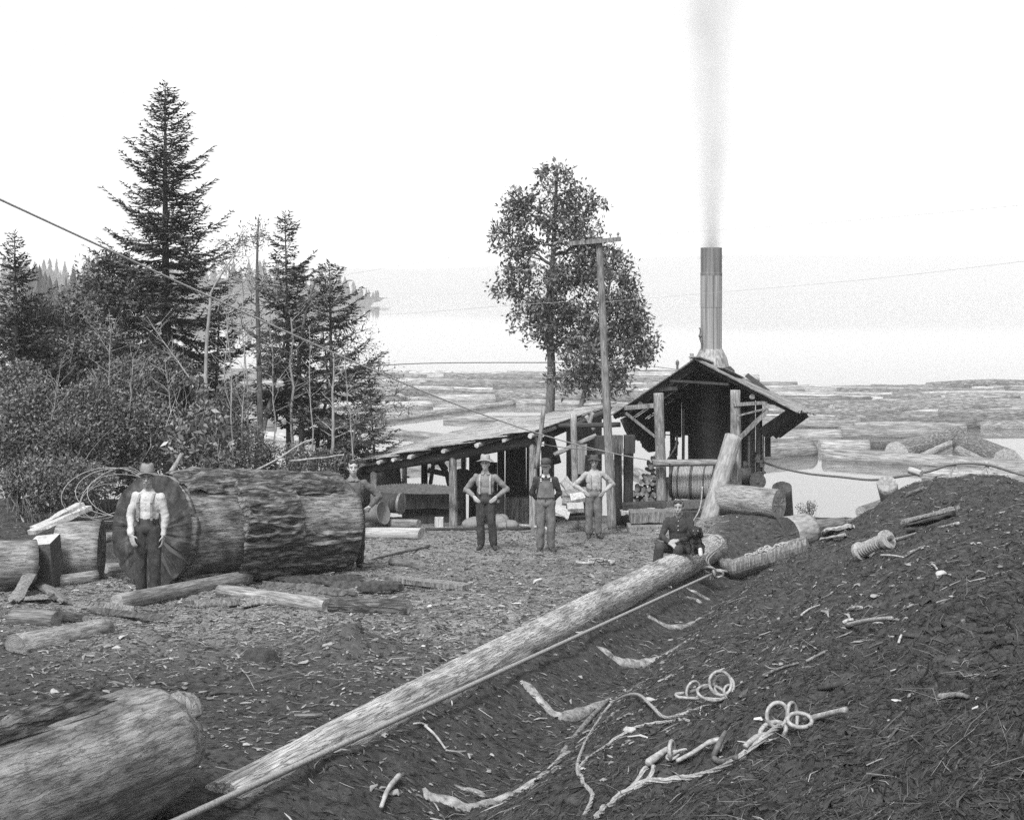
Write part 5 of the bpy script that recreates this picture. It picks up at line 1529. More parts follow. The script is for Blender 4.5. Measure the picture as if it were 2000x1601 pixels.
M = frame(P(1480, 940, 33.0), P(1479, 941, 32.8)); mb = MB(); mb.lathe([(.15, -.04), (.2, -.04), (.2, .04), (.15, .04)], 24, M); mb.lathe([(.04, -.06), (.04, .08)], 10, M)
for k in range(5): mb.bar(M @ Vector((0, 0, 0)), M @ Vector((.17 * math.cos(k * 1.2566), .17 * math.sin(k * 1.2566), 0)), .03, .03)
mb.build('flywheel', MATS['iron'], st)
mb = MB(); mb.box(P(1488, 905, 34), (.12, .1, .18)); mb.box(P(1480, 895, 34), (.1, .1, .2)); mb.tube([P(1470, 925, 33.8), P(1495, 922, 33.8)], .04, 10); mb.build('valve', MATS['worn_steel'], st)
for (px, py, r_) in [(1318, 880, .07), (1322, 865, .05), (1316, 895, .09), (1308, 900, .08)]:
    mb = MB(); mb.ball(P(px, py, 34.5), (r_, r_, r_ * 1.4)); mb.tube([P(px, py + 25, 34.5), P(px + 1, py - 20, 34.5)], .02, 8); mb.build('valve', MATS['dark_iron'], st)
mb = MB(); mb.tube(smooth_path([P(1300, 905, 33), P(1312, 885, 33.2), P(1320, 870, 33.3), P(1322, 850, 33.4)], 5), .022, 8); mb.build('lever', MATS['iron'], st)
mb = MB(); mb.lathe([(.03, 0), (.03, .12), (.045, .13), (.045, .2), (.02, .24), (.0, .25)], 12, Matrix.Translation(P(1323, 722, 33.5))); mb.build('whistle', MATS['iron'], st)
mb = MB(); mb.tube([P(1351, 708, 33.5), P(1351, 690, 33.5)], .05, 12); mb.build('vent_pipe', MATS['sheet_metal'], st)
mb = MB(); mb.tube(smooth_path([P(1371, 672, 34.2), P(1367, 660, 34.2), P(1368, 645, 34.2), P(1366, 640, 34.2)], 4), .02, 7); mb.ball(P(1368, 656, 34.2), .05); mb.build('chimney_hook', MATS['iron'], st)

# --- firewood stack left of the drum
mw = [log_mesh('firewood', .55, .06, .055, (MATS['bark'], MATS['end_grain']), n=8, nz=3, seed=120 + k, rough=.15, ends=(.1, -.1)) for k in range(4)]
random.seed(41)
for row in range(11):
    n_ = max(1, int(10 - row * .85))
    for k in range(n_):
        px = 1292 - k * 7.5 - random.uniform(0, 3); py = 985 - row * 11 + random.uniform(-2, 2)
        p = P(px, py, 33.2 + random.uniform(-.1, .1))
        dv = Vector((random.uniform(-.25, .25), 1, random.uniform(-.1, .1)))
        o = bpy.data.objects.new('firewood', mw[random.randrange(4)]); COL.objects.link(o)
        o.matrix_basis = frame(p - dv * .27, p + dv * .27) @ Matrix.Rotation(random.uniform(0, 6), 4, 'Z')
        tag(o, 'dark stick of cordwood in the stack left of the cable drum', 'firewood', 'cordwood stacked beside the engine')

# --- smoke
mb = MB(); N_ = 24; z0 = zc(506); H_ = 7.8
prof = [(.40, 0), (.50, .35), (.70, 1.2), (1.0, 2.6), (1.45, 5), (1.95, H_)]
mb.lathe(prof, N_, Matrix.Identity(4)); 
sm = bpy.data.materials.new('smoke'); sm.use_nodes = True; nt = sm.node_tree; nt.nodes.clear(); N = nt.nodes; Lk = nt.links
out = N.new('ShaderNodeOutputMaterial'); pv = N.new('ShaderNodeVolumePrincipled'); pv.inputs['Color'].default_value = (.35, .35, .35, 1)
tc = N.new('ShaderNodeTexCoord'); sx = N.new('ShaderNodeSeparateXYZ'); Lk.new(tc.outputs['Object'], sx.inputs[0])
def mth(op, a, b_=None, clamp=False):
    m = N.new('ShaderNodeMath'); m.operation = op; m.use_clamp = clamp
    for i, q in enumerate((a, b_)):
        if q is None: continue
        if isinstance(q, (int, float)): m.inputs[i].default_value = q
        else: Lk.new(q, m.inputs[i])
    return m.outputs[0]
mq = N.new('ShaderNodeMapping'); mq.inputs['Scale'].default_value = (.6, .6, .55); Lk.new(tc.outputs['Object'], mq.inputs[0])
nq = N.new('ShaderNodeTexNoise'); nq.inputs['Scale'].default_value = 1; nq.inputs['Detail'].default_value = 3; Lk.new(mq.outputs[0], nq.inputs['Vector'])
sq = N.new('ShaderNodeSeparateColor'); Lk.new(nq.outputs['Color'], sq.inputs[0])
sway = mth('MULTIPLY', sx.outputs[2], .16)
sxx = mth('ADD', sx.outputs[0], mth('MULTIPLY', mth('SUBTRACT', sq.outputs[0], .5), sway)); syy = mth('ADD', sx.outputs[1], mth('MULTIPLY', mth('SUBTRACT', sq.outputs[1], .5), sway))
r2 = mth('SQRT', mth('ADD', mth('MULTIPLY', sxx, sxx), mth('MULTIPLY', syy, syy)))
Rz = mth('ADD', mth('MULTIPLY', sx.outputs[2], .14), .37)
fall = mth('SUBTRACT', 1.0, mth('DIVIDE', r2, Rz), True); fall = mth('POWER', fall, 1.6)
mp = N.new('ShaderNodeMapping'); mp.inputs['Scale'].default_value = (1.4, 1.4, .35); Lk.new(tc.outputs['Object'], mp.inputs[0])
nz_ = N.new('ShaderNodeTexNoise'); nz_.inputs['Scale'].default_value = 1; nz_.inputs['Detail'].default_value = 4; Lk.new(mp.outputs[0], nz_.inputs['Vector'])
zf = mth('DIVIDE', 1.0, mth('ADD', mth('MULTIPLY', sx.outputs[2], 2.2), .45))
dens = mth('MULTIPLY', mth('MULTIPLY', fall, mth('ADD', mth('MULTIPLY', nz_.outputs['Fac'], 1.2), .2)), mth('ADD', mth('MULTIPLY', zf, 5.2), .26))
Lk.new(dens, pv.inputs['Density']); Lk.new(pv.outputs[0], out.inputs['Volume'])
so = mb.build('smoke', sm); so.location = E(0, 2.62, z0); tag(so, 'thin smoke rising from the chimney', 'smoke', kind='stuff')
# ------------------------------------------------------------------ people
def fused(name, mb, mats, parent, M, voxel=.012, smooth=2, fold=None):
    """the limbs and volumes of mb grown together into one continuous surface"""
    me = mb.mesh(name); o = bpy.data.objects.new(name, me); COL.objects.link(o)
    md = o.modifiers.new('r', 'REMESH'); md.mode = 'VOXEL'; md.voxel_size = voxel; md.use_smooth_shade = True
    sm_ = o.modifiers.new('s', 'SMOOTH'); sm_.factor = .5; sm_.iterations = smooth
    dg = bpy.context.evaluated_depsgraph_get(); dg.update()
    m2 = bpy.data.meshes.new_from_object(o.evaluated_get(dg), depsgraph=dg)
    bpy.data.objects.remove(o)
    if fold:
        n = len(m2.vertices); co = np.empty(n * 3, np.float32); m2.vertices.foreach_get('co', co); co = co.reshape(-1, 3)
        nr = np.empty(n * 3, np.float32); m2.vertices.foreach_get('normal', nr); nr = nr.reshape(-1, 3)
        sc, amp, seed = fold
        co = co + nr * (amp * fbm(co * np.array(sc) + seed, 3))[:, None].astype(np.float32)
        m2.vertices.foreach_set('co', co.ravel())
    m2.materials.clear()
    for m in (mats if isinstance(mats, (list, tuple)) else [mats]): m2.materials.append(m)
    m2.polygons.foreach_set('use_smooth', [True] * len(m2.polygons)); m2.update()
    m2.name = name
    return link(name, m2, parent, M)


def V3(*a): return Vector(a)


def hand(mb, wrist, fore, palm_n, side, curl=.5, s=1.0):
    """palm, four fingers of unequal length with two bends, and a thumb leaving the side of the palm.
    fore: direction of the hand; palm_n: the way the palm faces; side: +1/-1 which side the thumb is on"""
    fore = Vector(fore).normalized(); pn = Vector(palm_n); pn = (pn - fore * pn.dot(fore)).normalized()
    sd = fore.cross(pn) * side
    w = Vector(wrist)
    for k in range(4):
        o = (k - 1.5) * .021 * s
        b = w + fore * .088 * s + sd * -o
        mb.cone(w + fore * .012 * s - sd * o * .7, .017 * s, b, .0125 * s, 8)
        L = (.040, .046, .043, .034)[k] * s
        d1 = (fore + pn * curl * .6).normalized(); d2 = (fore + pn * curl * 1.7).normalized(); d3 = (fore * .7 + pn * curl * 2.4).normalized()
        j1 = b + d1 * L; j2 = j1 + d2 * L * .62; j3 = j2 + d3 * L * .5
        mb.cone(b, .0105 * s, j1, .0098 * s, 7); mb.cone(j1, .0098 * s, j2, .009 * s, 7); mb.cone(j2, .009 * s, j3, .008 * s, 7)
    t0 = w + fore * .025 * s + sd * .03 * s; t1 = t0 + (fore * .6 + sd * .75 + pn * .35).normalized() * .04 * s; t2 = t1 + (fore * .95 + sd * .25 + pn * .4).normalized() * .03 * s
    mb.cone(t0, .0145 * s, t1, .012 * s, 8); mb.cone(t1, .0118 * s, t2, .0095 * s, 8)


def head(mb, c, face, s=1.0, up=(0, 0, 1)):
    """skull, jaw, brow, nose, lips and ears; c: middle of the head"""
    f = Vector(face).normalized(); u = Vector(up); u = (u - f * u.dot(f)).normalized(); r = f.cross(u)
    M = Matrix((r, f, u)).transposed(); c = Vector(c)
    def q(x, y, z): return c + M @ Vector((x, y, z)) * s
    mb.ball(q(0, -.012, .035), (.074 * s, .092 * s, .085 * s), 18, 12, M)
    mb.ball(q(0, .012, -.035), (.060 * s, .070 * s, .075 * s), 16, 10, M)
    mb.ball(q(0, .042, -.085), (.032 * s, .030 * s, .026 * s), 12, 8, M)
    mb.cone(q(-.035, .060, .022), .014 * s, q(.035, .060, .022), .014 * s, 8)
    mb.cone(q(0, .078, .018), .009 * s, q(0, .098, -.022), .0125 * s, 8)
    for x in (-1, 1):
        mb.ball(q(x * .011, .09, -.024), .0085 * s, 8, 6)
        mb.ball(q(x * .040, .048, -.018), (.02 * s, .022 * s, .02 * s), 8, 6, M)
        mb.ball(q(x * .076, -.008, -.004), (.010 * s, .02 * s, .033 * s), 8, 8, M)
    mb.cone(q(-.018, .077, -.056), .0075 * s, q(.018, .077, -.056), .0075 * s, 8)
    mb.cone(q(-.015, .074, -.068), .007 * s, q(.015, .074, -.068), .007 * s, 8)
    return q, M


def eyes(parent, q, M, s=1.0, brow=True, X=None):
    for x in (-1, 1):
        mb = MB(); mb.ball(q(x * .030, .072, .004), (.0085 * s, .006 * s, .0045 * s), 10, 6, M); mb.build('eye', MATS['eye_dark'], parent, smooth=True, M=X)
        if brow:
            mb = MB(); mb.cone(q(x * .016, .077, .026), .006 * s, q(x * .044, .066, .028), .0045 * s, 8); mb.build('eyebrow', MATS['hair'], parent, smooth=True, M=X)


def worker(foot_c, yaw, H, pose, look, label, seed=1):
    """a standing or sitting workman. pose gives joints in metres (x to the right of the picture, y away, z up) for a man of 1.75 m facing -y"""
    k = H / 1.75
    root = thing('person', foot_c, label, 'person')
    X = Matrix.Translation(foot_c) @ Matrix.Rotation(yaw, 4, 'Z') @ Matrix.Scale(k, 4)
    J = {n: Vector(v) for n, v in pose.items() if not n.startswith('hand')}
    fat = look.get('fat', 1.0)
    # ---- the body itself, one continuous skin
    b = MB()
    q, HM = head(b, J['head'], J['face'], 1.1, J.get('headup', (0, 0, 1)))
    b.cone(J['neck'], .058, J['head'] + Vector((0, .012, -.05)), .052, 12)
    ch = J['chest']; pv = J['pelvis']
    def torso(m, g):
        sh = (J['sl'] - J['sr']); 
        ax = sh.normalized(); upv = (ch - pv).normalized(); fw = ax.cross(upv)
        TM = Matrix((ax, fw, upv)).transposed()
        m.ball(ch, (.175 * fat + g, .112 * fat + g, .19 + g), 18, 12, TM)
        m.ball(ch.lerp(pv, .5), (.163 * fat + g, .112 * fat + g, .20 + g), 18, 12, TM)
        m.ball(pv, (.162 * fat + g, .110 * fat + g, .13 + g), 18, 12, TM)
        m.cone(J['sl'], .052 + g, J['sr'], .052 + g, 12)
        m.cone(J['sl'].lerp(J['sr'], .28) + Vector((0, 0, .02)), .05 + g, J['neck'], .05 + g, 10); m.cone(J['sr'].lerp(J['sl'], .28) + Vector((0, 0, .02)), .05 + g, J['neck'], .05 + g, 10)
    torso(b, -.014)
    for s in 'lr':
        b.cone(J['s' + s], .05, J['e' + s], .041, 12); b.cone(J['e' + s], .041, J['w' + s], .028, 12)
        fo, pn, sd, cu = pose['hand' + s]
        hand(b, J['w' + s], fo, pn, sd, cu, 1.0)
        b.cone(J['h' + s], .082, J['k' + s], .055, 12); b.cone(J['k' + s], .055, J['a' + s], .038, 12)
        ft = J['foot' + s]; b.cone(J['a' + s] + Vector((0, .02, -.03)), .036, J['a' + s] + Vector(ft) * .13 + Vector((0, 0, -.055)), .030, 10)
    bo = fused('body', b, MATS[look['skin']], root, X, .0085, 2)
    eyes(bo, q, HM, 1.1, X=X)
    # ---- clothes
    m = MB(); torso(m, .004)
    cuff = look.get('cuff', .9)
    for s in 'lr':
        m.cone(J['s' + s], .064, J['e' + s], .055, 12); m.cone(J['e' + s], .055, J['e' + s].lerp(J['w' + s], cuff), .042, 12)
        m.cone(J['e' + s], .062, J['e' + s] + (J['e' + s] - J['s' + s]) * .05, .055, 10)
    shirt = fused('shirt', m, MATS[look['shirt']], root, X, .011, 1, ((9, 9, 13), .017, seed))
    if look.get('collar'):
        m = MB()
        for sx in (-1, 1):
            a = J['neck'] + Vector((sx * .012, -.075, .01)); m.add([a, a + Vector((sx * .055, .03, .028)), a + Vector((sx * .075, -.005, -.035)), a + Vector((sx * .02, -.022, -.05))], [(0, 1, 2, 3)] if sx > 0 else [(3, 2, 1, 0)])
            m.add([a + Vector((0, .004, 0)), a + Vector((sx * .055, .034, .028)), a + Vector((sx * .075, .0, -.035)), a + Vector((sx * .02, -.018, -.05))], [(3, 2, 1, 0)] if sx > 0 else [(0, 1, 2, 3)])
        m.build('collar', MATS[look['collar']], shirt, M=X)
    m = MB()
    wg = .02
    m.ball(pv + Vector((0, 0, .0)), (.162 * fat + wg, .112 * fat + wg, .12), 18, 12)
    m.lathe([(.148 * fat + .018, .0), (.150 * fat + .018, .14)], 20, Matrix.Translation(pv), sx=1.0, sy=.72)
    for s in 'lr':
        m.cone(J['h' + s], .108, J['k' + s], .086, 14); kk = J['k' + s]; aa = J['a' + s]
        m.cone(kk, .086, kk.lerp(aa, .55), .080, 14); m.cone(kk.lerp(aa, .5), .080, kk.lerp(aa, look.get('hem', .93)), .078, 14)
    fused('trousers', m, MATS[look['trousers']], root, X, .012, 1, ((10, 10, 5), .022, seed + 4))
    for s in 'lr':
        m = MB(); a = J['a' + s]; f = Vector(pose['foot' + s])
        m.cone(a + Vector((0, .0, .05)), .055, a + Vector((0, .015, -.045)), .052, 12)
        m.cone(a + Vector((0, .02, -.058)) - f * .03, .038, a + f * .16 + Vector((0, 0, -.062)), .040, 12); m.cone(a + f * .09 + Vector((0, 0, -.05)), .045, a + f * .17 + Vector((0, 0, -.06)), .038, 12)
        fused('boot', m, MATS['boot'], root, X, .011, 1)
    if look.get('bib'):
        m = MB(); sh = ch + Vector((0, 0, 0))
        g = []; nx, nz_ = 8, 10
        for i in range(nz_ + 1):
            for j in range(nx + 1):
                u = j / nx * 2 - 1; t = i / nz_
                wd = .17 * fat * (1 - t) + .115 * t; x = u * wd
                z = pv.z + .1 + (ch.z + .12 - pv.z - .1) * t
                y0 = pv.y + (ch.y - pv.y) * t - (.140 * fat) * math.sqrt(max(.05, 1 - (x / .2) ** 2)) - .012
                g.append(Vector((pv.x + x, y0, z)))
        fs = [(i * (nx + 1) + j, i * (nx + 1) + j + 1, (i + 1) * (nx + 1) + j + 1, (i + 1) * (nx + 1) + j) for i in range(nz_) for j in range(nx)]
        n0 = len(g); g2 = [p + Vector((0, .02, 0)) for p in g]
        m.add(g + g2, fs + [tuple(n0 + i for i in f[::-1]) for f in fs]); m.build('bib', MATS[look['trousers']], root, smooth=True, M=X)
    if look.get('straps'):
        for s, sx in (('l', 1), ('r', -1)):
            m = MB(); pts = []
            tx = J['s' + s].x * .55
            x0 = pv.x + sx * (.10 if not look.get('bib') else .095)
            for t in np.linspace(0, 1, 14):
                z = (pv.z + .12) * (1 - t) + (J['s' + s].z + .045) * t if not look.get('bib') else (ch.z + .1) * (1 - t) + (J['s' + s].z + .045) * t
                x = x0 + (ch.x + tx - x0) * t
                y = ch.y * t + pv.y * (1 - t) - (.130 * fat + .0) * (1 - max(0, t - .72) / .28 * .86) - .012
                pts.append(Vector((x, y, z)))
            pts += [Vector((pts[-1].x, ch.y + .03, pts[-1].z + .006)), Vector((pts[-1].x * .8, ch.y + .10, pts[-1].z - .04)), Vector((pts[-1].x * .5, ch.y + .13, pv.z + .15))]
            for i in range(len(pts) - 1):
                m.bar(pts[i], pts[i + 1], .032, .008, up=(0, -1, .15) if i < 12 else (0, 0, 1))
            sus = m.build('suspender' if not look.get('bib') else 'overall_strap', MATS[look['straps']], root, M=X)
            if look.get('clips'):
                m = MB(); m.ball(pts[2] + Vector((0, -.006, 0)), (.016, .006, .012), 8, 6); m.ball(pts[9] + Vector((0, -.006, 0)), (.018, .006, .012), 8, 6); m.build('buckle', MATS['strap'] if not look.get('bib') else MATS['button'], sus, smooth=True, M=X)
    if look.get('buttons'):
        m = MB()
        for i in range(look['buttons']): 
            z = ch.z + .13 - i * .075; mb_ = MB(); mb_.ball(Vector((ch.x, ch.y - .135 * fat + .002 + (.03 if i == 0 else 0), z)), (.008, .005, .008), 8, 6); mb_.build('button', MATS['button'], shirt, smooth=True, M=X)
    # ---- hat and hair
    f = Vector(J['face']).normalized(); HB = Matrix.Translation(J['head']) @ HM.to_4x4() @ Matrix.Scale(1.1, 4)
    hat = look.get('hat')
    if hat:
        m = MB(); tilt = Matrix.Rotation(R(look.get('tilt', 6)), 4, 'X')
        T = HB @ Matrix.Translation((0, -.006, .055)) @ tilt
        if hat == 'fedora':
            hgt, br = look.get('crown', .125), look.get('brim', .066)
            def ff(p, a):
                p = Vector(p); r = math.hypot(p.x, p.y)
                if r > .10: p.z += .022 * math.cos(2 * a) * (r - .09) / .07 * -1 - .008 * (r - .09) / .07 + .006 * math.sin(3 * a + seed)
                if p.z > .09: p.z -= .022 * math.exp(-(p.x / .035) ** 2) ; p.x *= 1 - .12 * max(0, p.y) / .1
                return p
            m.lathe([(.088, -.004), (.088 + br, -.004), (.090 + br, .0), (.088 + br, .005), (.100, .006), (.091, .02), (.089, .05), (.084, hgt * .72), (.070, hgt * .95), (.045, hgt), (0, hgt - .004)], 36, T, sx=.94, sy=1.12, f=ff)
            hat_ = m.build('hat', MATS[look['hat_mat']], root, smooth=True, M=X)
            m = MB(); m.lathe([(.0925, .008), (.093, .012), (.0915, .03), (.0895, .032)], 36, T, sx=.94, sy=1.12); m.build('hat_band', MATS[look.get('band', 'dark_felt')], hat_, smooth=True, M=X)
        else:
            m.lathe([(.092, -.01), (.095, .015), (.098, .045), (.085, .075), (.05, .092), (0, .098)], 28, T, sx=.93, sy=1.12)
            hat_ = m.build('cap', MATS[look['hat_mat']], root, smooth=True, M=X)
            m = MB(); g = []
            for i in range(2):
                for j in range(11):
                    a = R(20 + 14 * j); r = .094 if i == 0 else .094 + .052 * math.sin(R(18 * j)) ** .6 if 0 < j < 10 else .095
                    g.append(T @ Vector((math.cos(a) * r * .95, math.sin(a) * r * 1.12, -.008 - .022 * i)))
            n0 = len(g); g2 = [p - Vector((0, 0, .006)) for p in g]
            fs = [(j, j + 1, 12 + j, 11 + j) for j in range(10)]
            m.add(g + g2, fs + [tuple(n0 + i for i in f_[::-1]) for f_ in fs]); m.build('visor', MATS['dark_felt'], hat_, smooth=True, M=X)
    if look.get('hair'):
        m = MB(); hm = look['hair']
        if hat:
            m.ball(q(0, -.055, .01), (.070, .05, .055), 14, 10, HM)
            for x in (-1, 1): m.ball(q(x * .073, -.012, .025), (.008, .035, .03), 8, 6, HM)
        else:
            m.ball(q(0, -.03, .055), (.082, .088, .075), 18, 12, HM); m.ball(q(0, .03, .092), (.068, .045, .032), 14, 8, HM); m.ball(q(.03, .055, .085), (.04, .026, .026), 12, 8, HM); m.ball(q(-.035, .05, .085), (.035, .026, .022), 12, 8, HM)
            for x in (-1, 1): m.ball(q(x * .073, -.01, .03), (.012, .045, .045), 8, 8, HM)
        fused('hair', m, MATS[hm], root, X, .009, 1, ((30, 30, 12), .010, seed))
    if look.get('moustache'):
        m = MB(); m.cone(q(-.004, .086, -.043), .008, q(-.036, .072, -.056), .005, 8); m.cone(q(.004, .086, -.043), .008, q(.036, .072, -.056), .005, 8); m.build('moustache', MATS[look['moustache']], bo, smooth=True, M=X)
    if look.get('kerchief'):
        m = MB(); m.lathe([(.066, .0), (.075, .012), (.078, .03), (.068, .045), (.058, .05)], 20, Matrix.Translation(J['neck'] + Vector((0, 0, -.025)))); m.ball(J['neck'] + Vector((0, -.085, -.02)), (.035, .02, .03)); m.build('kerchief', MATS[look['kerchief']], root, smooth=True, M=X)
    return root


def stand(**kw):
    p = dict(head=(0, -.03, 1.645), face=(0, -1, -.05), neck=(0, .012, 1.47), chest=(0, 0, 1.27), pelvis=(0, .0, .96),
             sl=(.178, .01, 1.385), sr=(-.178, .01, 1.385), el=(.235, .02, 1.11), er=(-.235, .02, 1.11), wl=(.245, -.05, .87), wr=(-.245, -.05, .87),
             handl=((0, -.15, -1), (-1, 0, 0), -1, .45), handr=((0, -.15, -1), (1, 0, 0), 1, .45),
             hl=(.088, 0, .93), hr=(-.088, 0, .93), kl=(.10, -.015, .51), kr=(-.10, -.015, .51), al=(.105, .02, .095), ar=(-.105, .02, .095),
             footl=(.25, -.97, 0), footr=(-.25, -.97, 0))
    p.update(kw); return p


def hips(p, w=.36):
    """both hands on the hips, elbows out"""
    p.update(el=(w + .04, .08, 1.15), er=(-w - .02, .10, 1.13), wl=(.215, -.055, 1.01), wr=(-.215, -.055, 1.01),
             handl=((-.55, -.55, -.5), (-.5, .75, 0), 1, .5), handr=((.55, -.55, -.5), (.5, .75, 0), -1, .5))
    return p


random.seed(77)
gA = gp(289, 1167)
worker(gA, R(-6), 1.70, stand(face=(.25, -1, -.04), er=(-.255, .0, 1.10), wr=(-.17, -.17, .88), handr=((.35, -.35, -.85), (.3, .9, 0), 1, .45), el=(.235, .03, 1.11), wl=(.225, -.02, .86), kl=(.105, -.02, .5), pelvis=(0, .0, .965)),
       dict(skin='tan_skin', shirt='white_shirt', trousers='dark_trousers', hat='fedora', hat_mat='felt', crown=.14, brim=.06, fat=.93, straps='strap', clips=True, moustache='grey_hair', hair='grey_hair', hem=.97, buttons=3), 'moustached man in white shirt, suspenders and tall felt hat beside the giant log', 3)
gB = on_ground(-2.60, 21.78)
worker(gB, R(8), 1.76, stand(face=(.05, -1, -.02), el=(.42, .06, 1.17), wl=(.27, -.02, 1.0), handl=((-.75, .1, -.5), (-.4, .8, 0), 1, .5), er=(-.24, .0, 1.12), wr=(-.25, -.06, .88), pelvis=(.0, 0, .96)),
       dict(skin='skin', shirt='work_shirt', trousers='dark_trousers', hair='hair', kerchief='strap', collar='strap', straps='dark_strap', hem=.9, cuff=.85), 'bareheaded dark haired man standing half hidden behind the far end of the giant log', 5)
gC = gp(948, 1072)
worker(gC, R(-4), 1.76, hips(stand(face=(-.12, -1, -.03), kl=(.12, -.02, .51), al=(.16, .03, .095), kr=(-.09, -.02, .51), ar=(-.085, .0, .095)), .36),
       dict(skin='skin', shirt='grey_shirt', trousers='dark_trousers', hat='fedora', hat_mat='pale_felt', crown=.115, brim=.075, band='strap', straps='pale_felt', hair='hair', collar='grey_shirt', hem=.96, tilt=5), 'man in grey shirt and pale brimmed hat with hands on hips before the shed', 7)
gD = gp(1066, 1077)
worker(gD, R(0), 1.72, stand(face=(-.25, -1, -.12), el=(.265, .07, 1.12), er=(-.265, .07, 1.12), wl=(.12, .19, .93), wr=(-.12, .19, .95), handl=((-.9, .1, -.3), (0, -1, 0), 1, .4), handr=((.9, .1, -.3), (0, -1, 0), -1, .4)),
       dict(skin='skin', shirt='dark_shirt', trousers='denim', hat='cap', hat_mat='dark_felt', straps='denim', clips=True, bib=True, hair='hair', collar='white_shirt', hem=.99), 'man in bib overalls and peaked cap with hands behind his back', 9)
gE = gp(1160, 1050)
worker(gE, R(6), 1.72, hips(stand(face=(-.1, -1, -.1), kl=(.09, -.02, .51), kr=(-.11, -.02, .51)), .38),
       dict(skin='tan_skin', shirt='pale_shirt', trousers='denim', hat='fedora', hat_mat='dark_felt', crown=.10, brim=.05, straps='pale_felt', hair='hair', moustache='grey_hair', hem=.9), 'man in pale undershirt and dark hat with hands on hips beside the pole', 11)
# the man sitting on the far end of the long log
ld = (lb - la).normalized(); ps = la + ld * ((22.5 - la.y) / ld.y); rr_ = .28
seat = ps + Vector((0, 0, rr_ - .02))
# feet on the ground to the picture's left of the log; he faces lower left
root_s = Vector((seat.x - .08, seat.y - .05, seat.z - .46))
sit = dict(head=(.0, -.10, 1.22), face=(-.05, -1, -.06), neck=(0, -.045, 1.055), chest=(0, -.03, .86), pelvis=(0, .0, .56), sl=(.185, -.02, .985), sr=(-.185, -.02, .985),
           el=(.25, -.14, .72), er=(-.28, -.14, .72), wl=(.0, -.37, .70), wr=(-.12, -.38, .66), handl=((-.9, -.25, -.1), (0, .5, -.8), -1, .8), handr=((.6, -.55, -.2), (0, .5, -.8), 1, .8),
           hl=(.09, -.02, .52), hr=(-.09, -.02, .52), kl=(.02, -.42, .56), kr=(-.30, -.38, .57), al=(-.06, -.44, .16), ar=(-.36, -.42, .14), footl=(-.3, -.95, 0), footr=(-.4, -.9, 0))
worker(root_s, R(-12), 1.72, sit, dict(skin='tan_skin', shirt='dark_shirt', trousers='dark_trousers', hair='hair', buttons=3, hem=.95, cuff=.88), 'smiling bareheaded man in dark buttoned sweater sitting on the long log', 13)
# the dog beside him on the log
dp = root_s + Vector((.235, -.27, .0)); dz = seat.z
dg_ = thing('dog', Vector((dp.x, dp.y, dz)), 'small black curly dog with a white paw held in the lap of the seated man', 'dog')
mb = MB(); o = Vector((dp.x, dp.y, dz))
mb.ball(o + V3(0, .02, .12), (.12, .13, .14), 16, 12); mb.ball(o + V3(0, -.05, .20), (.10, .10, .14), 16, 12)
mb.cone(o + V3(0, -.06, .28), .075, o + V3(-.01, -.10, .36), .07, 12); mb.ball(o + V3(-.015, -.12, .395), (.098, .10, .09), 16, 12); mb.cone(o + V3(-.02, -.18, .37), .045, o + V3(-.035, -.245, .355), .034, 12)
for x in (-1, 1):
    mb.cone(o + V3(-.015 + x * .085, -.10, .43), .03, o + V3(-.015 + x * .105, -.11, .32), .036, 10)
    mb.cone(o + V3(x * .06, -.12, .20), .042, o + V3(x * .06, -.17, .04), .032, 10); mb.cone(o + V3(x * .06, -.17, .03), .034, o + V3(x * .06, -.22, .022), .03, 10)
    mb.cone(o + V3(x * .10, .02, .09), .075, o + V3(x * .11, -.08, .04), .04, 10)
mb.cone(o + V3(.05, .12, .06), .03, o + V3(.16, .1, .05), .016, 8)
fused('body', mb, MATS['dog_fur'], dg_, None, .011, 1, ((22, 22, 22), .028, 2))
mb = MB(); mb.cone(o + V3(.06, -.178, .10), .036, o + V3(.06, -.235, .025), .037, 10); mb.build('paw', MATS['pale_fur'], dg_, smooth=True)
mb = MB(); mb.ball(o + V3(-.037, -.285, .362), (.017, .012, .013)); mb.build('nose', MATS['eye_dark'], dg_, smooth=True)
for x in (-1, 1):
    mb = MB(); mb.ball(o + V3(-.02 + x * .038, -.215, .415), .011); mb.build('eye', MATS['worn_steel'], dg_, smooth=True)
# ------------------------------------------------------------------ wire ropes, chokers and iron on the ground
def gpath(pts, up): return [gp(x, y, up) for (x, y) in pts]


def rope(pts, r, label, name='wire_rope', up=None, n=14, parent=None, cat='wire rope', group=None, mat='wire_rope', raise_=None):
    w_ = gpath(pts, r * .8 if up is None else up)
    if raise_:
        for i, h in raise_.items(): w_[i].z += h
    mb = MB(); sp_ = smooth_path(w_, n)
    # even steps so the strands lie evenly
    d = [0]
    for i in range(1, len(sp_)): d.append(d[-1] + (sp_[i] - sp_[i - 1]).length)
    m = int(d[-1] / .022); q = []; j = 0
    for k in range(m + 1):
        s = d[-1] * k / m
        while j < len(d) - 2 and d[j + 1] < s: j += 1
        q.append(sp_[j].lerp(sp_[j + 1], (s - d[j]) / max(1e-6, d[j + 1] - d[j])))
    for p in q:
        g = g1(p.x, p.y) + r * .55
        if p.z < g: p.z = g
    mb.tube(q, r, 18, lobes=6, pitch=r * 9, lob=.16)
    o = mb.build(name, MATS[mat], parent, smooth=False)
    return tag(o, label, cat, group) if parent is None else o


